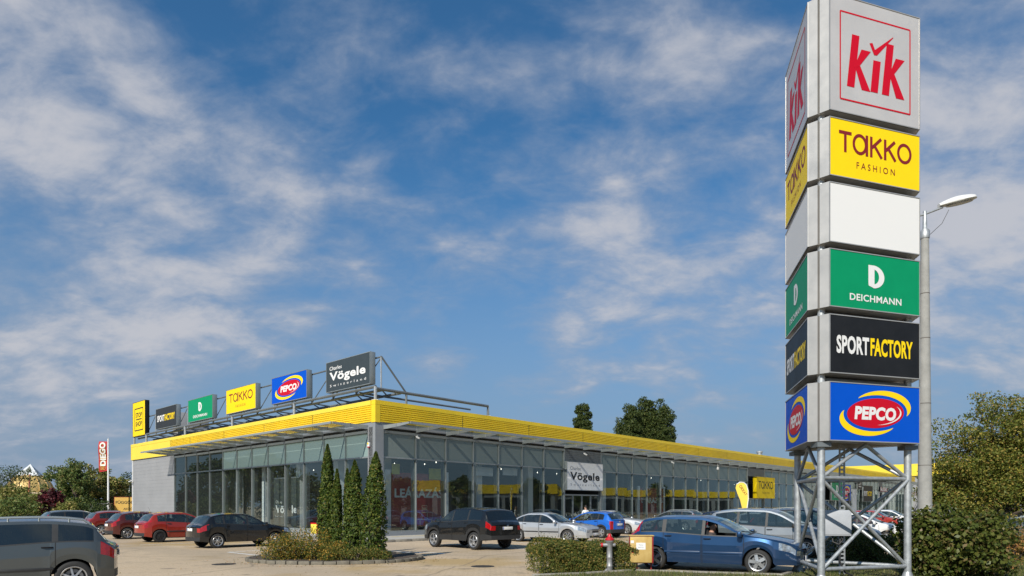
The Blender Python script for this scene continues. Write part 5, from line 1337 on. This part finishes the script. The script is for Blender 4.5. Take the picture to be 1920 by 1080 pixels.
# grass verge
VP_ = [at(1000, 1084), at(1100, 1080), at(1190, 1074), at(1330, 1078.5), at(1470, 1083), at(1520, 1070), at(1562, 1054), at(1640, 1046), at(1760, 1040), at(1960, 1036), Vector((30, 19, 0)), Vector((30, 4, 0)), Vector((.9, 4, 0)), Vector((.5, 12, 0))]
VERGE = pm('verge_turf', (.055, .062, .022), .95, var=.35, vscale=3, bump=.6, bscale=30, col2=(.13, .11, .05))
mb = MB(); mb.prism([(p.x, p.y) for p in VP_][::-1], -.05, .05, VERGE); tag(mb.build('grass_verge'), kind='structure')
mb = MB()
for i in range(9):
    a, b = VP_[i], VP_[i+1]; d = (b-a).normalized(); nn = Vector((-d.y, d.x, 0))*.07
    kerb_run(mb, a+nn, b+nn, .10, .09, .6)
tag(mb.build('kerb', smooth=40), kind='structure')
def inside(x, y, P):
    c = np.zeros(len(x), bool); j = len(P)-1
    for i in range(len(P)):
        xi, yi, xj, yj = P[i].x, P[i].y, P[j].x, P[j].y
        c ^= ((yi > y) != (yj > y)) & (x < (xj-xi)*(y-yi)/(yj-yi+1e-12)+xi); j = i
    return c
n = 90000; gx = RNG.uniform(.5, 18, n); gy = RNG.uniform(11.5, 24, n); m = inside(gx, gy, VP_); gx, gy = gx[m], gy[m]
k = len(gx); hgt = RNG.uniform(.03, .10, k)*(1+.5*np.sin(gx*3)*np.sin(gy*2.3)); a = RNG.uniform(0, 2*pi, k); w = .006
base = np.stack([gx, gy, np.full(k, .05)], 1); off = np.stack([np.cos(a)*w, np.sin(a)*w, np.zeros(k)], 1); lean = np.stack([RNG.normal(0, .03, k), RNG.normal(0, .03, k), hgt], 1)
v = np.stack([base-off, base+off, base+lean], 1).reshape(-1, 3)
me = bpy.data.meshes.new('grass'); me.from_pydata([], [], []); me.vertices.add(3*k); me.vertices.foreach_set('co', v.ravel()); me.loops.add(3*k); me.loops.foreach_set('vertex_index', np.arange(3*k, dtype=np.int32))
me.polygons.add(k); me.polygons.foreach_set('loop_start', np.arange(0, 3*k, 3, dtype=np.int32)); me.polygons.foreach_set('loop_total', np.full(k, 3, np.int32)); me.materials.append(L_GRASS); me.update()
tag(link(bpy.data.objects.new('grass', me)), kind='stuff')

# ------------------------------------------------------------------ street furniture
# lamp post
lp = at(1734, d=19.2); t = thing('street_lamp', 'tall tapered concrete lamp post with a single lamp head right of the pylon', 'street lamp', T(lp.x, lp.y, 0))
CPOST = pm('concrete_post', (.29, .29, .275), .85, var=.16, vscale=3, bump=.35, bscale=30)
mb = MB(); mb.lathe([(.20, -.05), (.185, 2), (.15, 5.0), (.105, 9.6), (.0, 9.62)], CPOST, 20); 
for z in (2.9, 4.7, 6.6, 7.9): r = .20-.0098*z+.004; mb.lathe([(r-.02, z-.012), (r, z-.012), (r, z+.012), (r-.02, z+.012)], pm('joint_dark', (.14, .13, .12), .9), 20)
mb.build('post', t, 50)
mb = MB(); mb.lathe([(.12, 9.5), (.13, 9.55), (.13, 9.72), (.06, 9.8), (.05, 10.3), (0, 10.32)], STEEL_G, 14)
mb.tube([(-.28, .0, 10.14), (.0, 0, 10.22), (.52, 0, 10.42)], .032, STEEL_G, 8); mb.tube([(.12, 0, 9.6), (.5, 0, 9.95), (.7, 0, 10.35)], .008, BLACK, 5); mb.build('arm', t, 50)
mb = MB(); mb.M = Matrix.Translation((.42, 0, 10.40)) @ Matrix.Rotation(-.22, 4, 'Y')
vs = []; nn = 14; fs = []; ns = 10
for i in range(ns+1):
    f = i/ns; x = f*1.12; w = .06+.13*sin(pi*min(1, f*.78+.02))**.8*(1 if f < .95 else .7); hh = .05+.12*sin(pi*min(1, f*.85+.05))
    if i == ns: w *= .35; hh *= .4
    for q in range(nn): a = 2*pi*q/nn; vs.append((x, w*cos(a), hh*sin(a)*(1 if sin(a) > 0 else .35)+.05))
for i in range(ns):
    for q in range(nn): fs.append((i*nn+q, (i+1)*nn+q, (i+1)*nn+(q+1) % nn, i*nn+(q+1) % nn))
fs += [tuple(range(nn)), tuple(range(ns*nn+nn-1, ns*nn-1, -1))]
mb.add(vs, fs, pm('lamp_shell', (.68, .68, .66), .35)); mb.build('lamp_head', t, 50)
mb = MB(); mb.M = Matrix.Translation((.42, 0, 10.40)) @ Matrix.Rotation(-.22, 4, 'Y'); mb.quad([(.45+.45*cos(q*.5236)*.9+.15, .14*sin(q*.5236), -.012) for q in range(12)], pm('lamp_glass', (.25, .26, .26), .2)); mb.build('lens', t)

# fire hydrant
hp = at(1143, 1076); t = thing('fire_hydrant', 'silver pillar fire hydrant with a red cap in front of the hedge', 'hydrant', T(hp.x, hp.y, .0, radians(-20)))
HS = pm('hydrant_silver', (.30, .30, .30), .5, .45, var=.25, vscale=14); HR = pm('hydrant_red', (.46, .012, .016), .45, var=.15, vscale=10)
mb = MB(); mb.lathe([(.075, 0), (.075, .18), (.08, .19), (.08, .205), (.072, .215), (.072, .40), (.077, .41), (.077, .43), (.072, .44), (.070, .68), (.085, .72), (.09, .80), (.11, .82), (.11, .845), (.09, .85)], HS, 24)
mb.tube([(-.03, -.02, .73), (-.17, -.07, .73)], [.055, .048], HS, 14); mb.tube([(.03, .02, .73), (.13, .06, .73)], [.055, .05], HS, 14)
mb.tube([(-.05, -.06, .12), (-.10, -.10, .04)], .04, HS, 8); mb.build('barrel', t, 45)
mb = MB(); mb.lathe([(.112, .85), (.118, .87), (.10, .90), (.06, .93), (.045, .96), (.038, 1.0), (.015, 1.02), (0, 1.022)], HR, 20); mb.build('cap', t, 45)
mb = MB(); mb.tube([(-.165, -.068, .73), (-.205, -.084, .73)], [.058, .055], HR, 14); mb.tube([(-.205, -.084, .73), (-.225, -.092, .73)], .018, HS, 8); mb.build('outlet_cap', t, 45)
# hose cabinet on two legs
cp_ = at(1203, 1074.5); xd = rot(Vector((1, 0, 0)), radians(-12)); t = thing('hose_cabinet', 'small sun-bleached yellow and red metal cabinet on two thin legs beside the hydrant', 'cabinet', T(cp_.x, cp_.y, 0, radians(-6)))
CR = pm('cabinet_red', (.28, .022, .02), .5, var=.25, vscale=8); CY = pm('cabinet_bleached', (.50, .32, .085), .6, var=.14, vscale=5, col2=(.55, .39, .14))
mb = MB(); mb.box((0, .16, .60), (.60, .30, .70), CR, bev=.012); mb.box((0, .16, .956), (.63, .34, .02), CY); mb.build('body', t, 30)
mb = MB(); mb.box((-.015, -.003, .60), (.55, .028, .66), CY, bev=.008); mb.build('door', t, 30)
for x in (-.10, .26): mb = MB(); mb.box((x, .2, .11), (.035, .035, .28), CR); mb.build('leg', t)
mb = MB(); mb.box((-.02, -.019, .69), (.235, .004, .175), S_WHITE); mb.box((-.235, -.019, .80), (.08, .004, .07), S_WHITE); mb.box((-.25, -.019, .868), (.035, .004, .02), S_YEL)
mb.M = face_mat((-.02, -.0212, .69), Vector((1, 0, 0))); mb.text('Tűzivíz', .028, pm('label_grey', (.2, .2, .2), .6), 0, .018, .001, 0, 1, align='C'); mb.text('szekrény', .028, pm('label_grey', (.2, .2, .2), .6), 0, -.04, .001, 0, 1, align='C'); mb.build('notice', t)
mb = MB(); mb.box((-.225, -.022, .575), (.04, .012, .06), BLACK, bev=.004); mb.box((-.222, -.022, .53), (.03, .012, .03), S_RED); mb.build('latch', t, 30)

# flagpole with its banner
fpz = at(203, d=66); fx = thing('flagpole', 'slim white flagpole with a hanging red banner of white letters', 'flagpole', T(fpz.x, fpz.y, 0))
ht = HC+(HOR-823)/FPX*66
mb = MB(); mb.tube([(0, 0, 0), (0, 0, ht)], [.10, .065], WHITE, 10); mb.lathe([(.0, ht+.1), (.09, ht+.05), (.0, ht)], WHITE, 10); mb.build('pole', fx, 50)
W, H = .84, 2.95; zb = ht-.25-H
FR_ = pm('flag_red', (.42, .016, .018), .7, var=.1, vscale=1.5); GOLD = pm('flag_gold', (.55, .36, .06), .6)
def wavy(x, z): return .10*sin(z*1.3+x*2.2)*(x/W)+.05*sin(z*3.1)
mb = MB(); nx, nz = 6, 24; pts = {}
for i in range(nx+1):
    for j in range(nz+1): x = -.1-W*i/nx; z = zb+H*j/nz-(.12*(i/nx) if j == 0 else 0); pts[i, j] = (x, wavy(W*i/nx, z), z)
for i in range(nx):
    for j in range(nz): mb.quad([pts[i, j], pts[i, j+1], pts[i+1, j+1], pts[i+1, j]], FR_)
bn = mb.build('banner', fx, 60)
for nm, mt_, b_, dz in (('trim', GOLD, .075, .02), ('lettering', S_WHITE, .035, .035)):
    tx = MB(); tx.text('DIEGO', .52, mt_, 0, 0, 0, b_, 1.0)
    ws = max(p[0] for p in tx.v); k = H*.80/ws
    tx.v = [(-.1-W/2+.26-p[1], wavy(W/2-.26+p[1], zb+H*.19+p[0]*k)-dz-.03, zb+H*.17+p[0]*k) for p in tx.v]
    tx.build(nm, bn)
mb = MB(); mb.M = Matrix.Translation((-.1-W/2, wavy(W/2, zb+.3)-.05, zb+.30)) @ Matrix.Rotation(pi/2, 4, 'X')
for k in (-1, 0, 1): ring(mb, k*.14, 0, .13, .2, .035, GOLD, n=20)
mb.build('emblem', bn)
# curtain shop board behind the end of the building
sp = at(214, d=68); t = box_sign('advertising_board', 'ochre board with dark lettering partly hidden by the end of the shop building', 'x', face_mat((sp.x, sp.y, .75), Vector((1, 0, 0))), 3.4, 1.95, .12, CR, pm('board_ochre', (.50, .31, .06), .6, var=.06),
     logo_fn=lambda m, w, h: (m.text('FÜGGÖNY', .30, S_BLK, .16, 1.25, .004, .02, 1.12), m.text('AKCIÓS', .22, S_BLK, .95, .62, .004, .02, 1.0), m.text('VARRÁS', .22, S_BLK, 1.05, .22, .004, 0, 1.0)))
mb = MB(); 
for x in (.15, 3.25): mb.box((x, -.32, -.12), (.09, .9, .09), CR)
mb.build('leg', t)
# grey trestle beside it, red fence rail
rp = at(187, d=67); t = thing('trolley_shelter', 'small grey metal frame shelter left of the ochre board', 'shelter', T(rp.x, rp.y, 0))
mb = MB()
for x in (0, .35, .7): mb.tube([(x, 0, 0), (x, 0, 1.95)], .035, STEEL_G, 6); mb.tube([(x, .6, 0), (x, .6, 1.95)], .035, STEEL_G, 6)
mb.build('frame', t); mb = MB(); mb.box((.35, .3, 2.0), (1.0, .9, .08), CLAD); mb.build('roof', t)
# house with the dome and the glass pyramid
dp = at(57, d=118); t = thing('domed_house', 'house with a ribbed yellow dome topped by a white glazed pyramid, half hidden by trees', 'house', T(dp.x, dp.y, 0, radians(20)))
DY = pm('dome_yellow', (.66, .46, .16), .4, .2, var=.06); DRm = pm('dome_red', (.34, .06, .03), .5)
mb = MB(); prof = [(3.5*cos(a), 4.2+3.5*sin(a)) for a in [k*pi/2*.78/10 for k in range(11)]]
mb.lathe(prof, DY, 28); mb.build('dome', t, 50)
mb = MB()
for k in range(14):
    a = 2*pi*k/14; mb.tube([((r+.05)*cos(a), (r+.05)*sin(a), z) for r, z in prof], .10, DRm if k % 7 == 4 else pm('rib_ochre', (.45, .28, .08), .5), 5)
mb.build('rib', t, 50)
mb = MB(); mb.box((0, 0, 2.1), (6.9, 6.9, 4.2), pm('house_wall', (.55, .45, .32), .8)); mb.build('wall', t)
mb = MB(); zt0 = prof[-1][1]-.25; q = 1.65; zz = 9.35
mb.add([(-q, -q, zt0), (q, -q, zt0), (q, q, zt0), (-q, q, zt0), (0, 0, zz)], [(0, 1, 4), (1, 2, 4), (2, 3, 4), (3, 0, 4)], pm('pyramid_white', (.66, .68, .68), .3)); 
py_ = mb.build('pyramid_roof', t)
mb = MB(); s = .985
for a in range(4):
    c, s_ = cos(a*pi/2), sin(a*pi/2); R_ = lambda x, y, z: (x*c-y*s_, x*s_+y*c, z)
    f = lambda u, v: R_(u*q*(1-v), -q*(1-v)-.03, zt0+(zz-zt0)*v)
    mb.quad([f(-.5, .45), f(.0, .12), f(.5, .45), f(0, .8)], pm('pyramid_glass', (.22, .23, .18), .1, .3))
mb.build('glazing', py_)
# dark roofed shed by the building end
hp_ = at(240, d=86); t = thing('shed', 'dark roofed shed with pale posts beside the end of the shop building', 'shed', T(hp_.x, hp_.y, 0, radians(8)))
mb = MB(); mb.add([(-2, -2, 2.6), (3, -2, 2.6), (3, 0, 4.6), (-1.2, 0, 4.6), (-2, 2, 2.6), (3, 2, 2.6)], [(0, 1, 2, 3), (3, 2, 5, 4), (0, 3, 4), (1, 5, 2)], pm('roof_dark', (.09, .09, .095), .7, var=.2, vscale=2)); mb.build('roof', t)
mb = MB(); mb.box((.5, 0, 1.3), (4.6, 3.4, 2.6), pm('house_wall', (.5, .4, .3))); mb.build('wall', t)
for x in (.9, 1.5): mb = MB(); mb.tube([(x, -2.3, 0), (x+.25, -2.3, 4.9)], .07, WHITE, 6); mb.build('post', t)
# sunlit yellow block past the far end
t = thing('shop_building', 'farther shop block with a sunlit yellow band past the end of the facade', 'building', Matrix.Translation(fr(LEN_R+6, 0)))
QI = Matrix.Translation(-fr(LEN_R+6, 0))
mb = MB(); fbox(mb, fr, LEN_R+6, LEN_R+40, -60, 22, 0, 7.8, CLAD); x = mb.build('wall', t); x.data.transform(QI)
mb = MB(); fbox(mb, fr, LEN_R+5.6, LEN_R+40.4, -60.4, 22.4, 7.8, 10.2, YELF); x = mb.build('parapet', t); x.data.transform(QI)
mb = MB()
for k in range(5): fbox(mb, fr, LEN_R+5.9, LEN_R+5.96, 2+k*3.6, 4.6+k*3.6, .4, 4.2, G_DRK)
x = mb.build('window', t); x.data.transform(QI)

# feather flag
fp_ = at(1399, d=44); t = thing('feather_flag', 'yellow teardrop feather flag with dark lettering near the square yellow sign', 'flag', T(fp_.x, fp_.y, 0, radians(-8)))
zt_ = HC+(HOR-904)/FPX*44; k = 44/FPX
out = [(1399.5, 958), (1402.5, 935), (1402, 920), (1399, 909), (1394, 904.5), (1387, 904), (1381.5, 908), (1380, 915), (1383, 925), (1388, 937), (1391, 950), (1392, 958)]
P2 = [((x-1399)*k, HC+(HOR-y)*k) for x, y in out]
mb = MB(); mb.prism(P2, -.01, .01, pm('flag_yellow', (.80, .58, .07), .6), Matrix.Rotation(pi/2, 4, 'X')); sl = mb.build('sail', t)
mb = MB(); rim_ = [(x+.02, -0.0, z) for x, z in P2[:7]]; mb.tube([(P2[0][0]+.02, 0, .05)]+rim_, .035, WHITE, 6); mb.build('pole', t, 60)
mb = MB(); mb.box((.0, 0, .04), (.7, .7, .06), BLACK); mb.build('base', t)
mb = MB(); mb.M = face_mat((P2[7][0]+.12, -.016, P2[7][1]+.06), Vector((1, 0, 0))) @ Matrix.Rotation(radians(-58), 4, 'Z')
mb.text('OKKAT', .20, S_BROWN, -.02, .10, .002, 0, .85); mb.build('lettering', sl)

# ------------------------------------------------------------------ people
SKIN = pm('skin', (.42, .24, .17), .55, var=.05); HAIR = pm('hair_dark', (.02, .015, .012), .6, var=.3, vscale=30)
def skin_mesh(nodes, edges, root=0, sub=2):
    me = bpy.data.meshes.new('figure'); me.from_pydata([n[0] for n in nodes], edges, []); o = bpy.data.objects.new('figure', me); COL.objects.link(o)
    m = o.modifiers.new('s', 'SKIN'); m.use_smooth_shade = True
    for i, n in enumerate(nodes):
        r = n[1] if isinstance(n[1], tuple) else (n[1], n[1]); me.skin_vertices[0].data[i].radius = r; me.skin_vertices[0].data[i].use_root = (i == root)
    s = o.modifiers.new('u', 'SUBSURF'); s.levels = sub; s.render_levels = sub
    dg = bpy.context.evaluated_depsgraph_get(); new = bpy.data.meshes.new_from_object(o.evaluated_get(dg)); bpy.data.objects.remove(o)
    return new
def person(label, M, pose, shirt, trousers, hair_len=.0, group=None):
    """one continuous body; clothing is coloured by region of the same skin, hair is a child"""
    n = []; e = []
    def add(p, r, par=None):
        n.append((p, r)); 
        if par is not None: e.append((par, len(n)-1))
        return len(n)-1
    J = pose
    pel = add(J['pelvis'], (.15, .115)); ab = add(J['belly'], (.135, .10), pel); ch = add(J['chest'], (.165, .115), ab); nk = add(J['neck'], (.058, .06), ch)
    hd = add(J['head0'], (.066, .075), nk); h1 = add(J['head1'], (.078, .094), hd); h2 = add(J['head2'], (.066, .08), h1)
    fw = Vector(J['fwd']); ns = add(tuple(Vector(J['head0'])*.45+Vector(J['head1'])*.55+fw*.105), .014, h1)
    side = fw.cross(Vector((0, 0, 1)))
    for s in (1, -1):
        add(tuple(Vector(J['head1'])*.7+Vector(J['head0'])*.3+side*s*.085-fw*.01), .016, h1)
        sh = add(J['sh'][s], .062, ch); el = add(J['el'][s], .043, sh); wr = add(J['wr'][s], .030, el)
        d = (Vector(J['wr'][s])-Vector(J['el'][s])).normalized(); pl = add(tuple(Vector(J['wr'][s])+d*.07), (.040, .018), wr)
        lat = d.cross(fw).normalized() if abs(d.dot(fw)) < .95 else side
        for q, (o_, ln) in enumerate(((-.030, .075), (-.010, .085), (.010, .08), (.028, .062))):
            f1 = add(tuple(Vector(n[pl][0])+lat*o_+d*ln*.5+fw*.004), .0095, pl); add(tuple(Vector(n[pl][0])+lat*o_+d*ln+fw*.02), .0075, f1)
        add(tuple(Vector(J['wr'][s])+d*.07+lat*-.05+fw*.015), .010, pl)
        hp = add(J['hip'][s], .092, pel); kn = add(J['kn'][s], .062, hp); an = add(J['an'][s], .040, kn); add(J['toe'][s], (.040, .028), an)
    me = skin_mesh(n, e, pel)
    for m_ in (SKIN, shirt, trousers, BLACK, HAIR): me.materials.append(m_)
    zn = J['neck'][2]-.015; P_ = Vector(J['pelvis'])
    elz = {s: Vector(J['el'][s]) for s in (1, -1)}
    for f in me.polygons:
        c = f.center; i = 1
        if c.z > zn: i = 0
        elif any((c-Vector(J['toe'][s])).length < .14 or (c-Vector(J['an'][s])).length < .07 for s in (1, -1)): i = 3
        elif any((c-Vector(J['wr'][s])).length < .20 for s in (1, -1)) or any((c-(Vector(J['wr'][s])+elz[s])/2).length < .13 for s in (1, -1)): i = 0
        else:
            dl = min(min((c-Vector(J[k][s])).length for s in (1, -1)) for k in ('hip', 'kn', 'an')); du = min((c-Vector(J[k])).length for k in ('belly', 'chest'))
            dm = min((c-(Vector(J['hip'][s])+Vector(J['kn'][s]))/2).length for s in (1, -1)); i = 2 if min(dl, dm, (c-P_).length*1.05) < du else 1
        f.material_index = i
    o = bpy.data.objects.new('person', me); link(o); o.matrix_world = M; tag(o, label, 'person', group)
    mb = MB(); hc = (Vector(J['head1'])+Vector(J['head2']))/2-fw*.022
    vs = []; fs = []; nu, nv = 16, 8
    for j in range(nv+1):
        for i in range(nu):
            th = pi*.60*j/nv; a = 2*pi*i/nu; v = side*(sin(th)*cos(a)*.088)+fw*(sin(th)*sin(a)*.104)+Vector((0, 0, cos(th)*.115))
            if sin(a) > .3 and th > .9: v = v*.80
            vs.append(tuple(hc+v))
    for j in range(nv):
        for i in range(nu): fs.append((j*nu+i, j*nu+(i+1) % nu, (j+1)*nu+(i+1) % nu, (j+1)*nu+i))
    mb.add(vs, fs, HAIR); mb.build('hair', o, 60)
    mb = MB()
    for s in (1, -1): c = Vector(J['head1'])*.75+Vector(J['head0'])*.25+side*s*.032+fw*.088; mb.lathe([(0, .008), (.010, .004), (.012, -.004)], BLACK, 8, Matrix.Translation(c) @ fw.to_track_quat('Z', 'Y').to_matrix().to_4x4())
    mb.build('eyes', o, 60)
    return o
stand = dict(pelvis=(0, 0, .95), belly=(0, .01, 1.12), chest=(0, 0, 1.34), neck=(0, -.01, 1.50), head0=(0, .01, 1.57), head1=(0, .015, 1.66), head2=(0, 0, 1.72), fwd=(0, 1, 0),
             sh={1: (.19, 0, 1.42), -1: (-.19, 0, 1.42)}, el={1: (.26, -.04, 1.13), -1: (-.25, .03, 1.13)}, wr={1: (.27, .08, .90), -1: (-.24, .16, .93)},
             hip={1: (.09, 0, .88), -1: (-.09, 0, .88)}, kn={1: (.10, .08, .49), -1: (-.10, -.02, .49)}, an={1: (.10, -.02, .08), -1: (-.10, -.16, .10)}, toe={1: (.11, .14, .03), -1: (-.11, .0, .03)})
pp_ = at(1098, d=43.5); person('person in a white short sleeved shirt walking to the entrance under the white sign', T(pp_.x, pp_.y, .0, radians(20)) @ Matrix.Translation((0, 0, .0)), stand, pm('shirt_white', (.72, .72, .72), .8, var=.05), pm('trousers_dark', (.03, .035, .05), .9))
sit = dict(pelvis=(-.10, 0, .60), belly=(-.14, 0, .76), chest=(-.18, 0, .97), neck=(-.19, 0, 1.12), head0=(-.16, 0, 1.18), head1=(-.15, 0, 1.27), head2=(-.17, 0, 1.33), fwd=(1, 0, 0),
           sh={1: (-.18, -.19, 1.04), -1: (-.18, .19, 1.04)}, el={1: (.0, -.25, .82), -1: (.0, .24, .82)}, wr={1: (.22, -.18, .80), -1: (.20, .14, .78)},
           hip={1: (-.02, -.09, .58), -1: (-.02, .09, .58)}, kn={1: (.40, -.12, .62), -1: (.40, .12, .62)}, an={1: (.62, -.12, .28), -1: (.62, .12, .28)}, toe={1: (.78, -.12, .24), -1: (.78, .12, .24)})
person('person with dark hair sitting in the blue estate car, seen through its open window', T(focus_pos.x, focus_pos.y, 0, focus_h) @ Matrix.Translation((.28, -.34, -.08)), sit, pm('shirt_dark', (.06, .05, .05), .9, var=.2), pm('trousers_grey', (.05, .05, .06), .9))

# clothes rails just inside the shop windows
CL = [pm('cloth_%s' % n_, c, .9, var=.1) for n_, c in (('white', (.6, .6, .58)), ('navy', (.02, .03, .08)), ('red', (.35, .03, .04)), ('sand', (.4, .32, .22)), ('black', (.02, .02, .02)), ('teal', (.03, .2, .2)))]
rs = random.Random(5)
for i, (f, t0, n0, where) in enumerate(((fr, 6.4, -2.6, 'behind the corner windows right of the big red poster'), (fr, 11.6, -3.0, 'inside left of the white entrance sign'), (fr, 22.2, -2.6, 'inside right of the white entrance sign'), (fr, 29, -2.8, 'inside left of the smaller red poster'), (fr, 38, -2.6, 'inside right of the smaller red poster'), (fl, 4.0, -2.4, 'behind the conifers in the short facade'), (fl, 7.4, -2.6, 'behind the short facade left of the conifers'))):
    t = thing('clothes_rail', 'clothes rail with hanging garments '+where, 'clothes rail', Matrix.Translation(f(t0, n0, .13)), 'clothes rails in the shop'); IV = Matrix.Translation(-f(t0, n0, .13))
    mb = MB(); mb.tube([f(t0, n0, .13), f(t0, n0, 1.5), f(t0+1.6, n0, 1.5), f(t0+1.6, n0, .13)], .02, CHROME, 6); x = mb.build('rail', t, 60); x.data.transform(IV)
    mb = MB()
    for k in range(13):
        s = t0+.12+k*.11; m_ = rs.choice(CL); hh = rs.uniform(.7, 1.0); fbox(mb, f, s, s+.06, n0-.2, n0+.2, 1.44-hh, 1.38, m_)
    x = mb.build('garments', t); x.data.transform(IV)

DRAIN = pm('cast_iron', (.05, .048, .045), .7, .5, var=.3, vscale=20)
for px, py, lab in ((420, 1058, 'round iron manhole cover in the paving left of the island'), (905, 1062, 'round iron manhole cover in the paving between the island and the hedge')):
    p = at(px, py); mb = MB(); mb.lathe([(0, .010), (.26, .010), (.27, .006), (.33, .008), (.34, 0)], DRAIN, 28)
    for k in range(-4, 5): hw_ = sqrt(.24**2-(k*.05)**2); mb.box((0, k*.05, .013), (2*hw_, .018, .006), DRAIN)
    o = mb.build('manhole_cover', None, 40); o.location = p; tag(o, lab, 'manhole cover', 'manhole covers in the car park')
p = at(592, d=31.5); t = thing('sales_stand', 'small yellow and red stand with white crates behind the tallest conifer', 'stand', T(p.x, p.y, .12, radians(-40)))
mb = MB(); mb.box((0, 0, .55), (.75, .06, .5), S_YELP, bev=.01); mb.box((0, -.035, .78), (.75, .01, .06), S_RED); mb.box((.18, -.036, .52), (.06, .01, .44), S_RED, Matrix.Rotation(0, 4, 'Y')); mb.build('board', t)
mb = MB()
for k in range(4): mb.box((0, 0, .04+k*.075), (.7, .5, .05), WHITE)
mb.build('crate', t)
for x in (-.34, .34): mb = MB(); mb.box((x, .1, .4), (.03, .03, .8), ALU); mb.build('leg', t)
# a few dry leaves blown over the paving
k = 900; lx = RNG.uniform(-12, 6, k); ly = RNG.uniform(14, 30, k); near = RNG.uniform(0, 1, k) < .55
lx[near] = IC.x+(IA+RNG.uniform(.05, .8, near.sum()))*np.cos(q_ := RNG.uniform(0, 6.28, near.sum())); ly[near] = IC.y+(IB+RNG.uniform(.05, .8, near.sum()))*np.sin(q_)
o = leaf_mesh('fallen_leaves', np.stack([lx, ly, np.full(k, .012)], 1), np.tile([0, 0, 4.0], (k, 1)), .05, L_ORANGE); tag(o, kind='stuff')
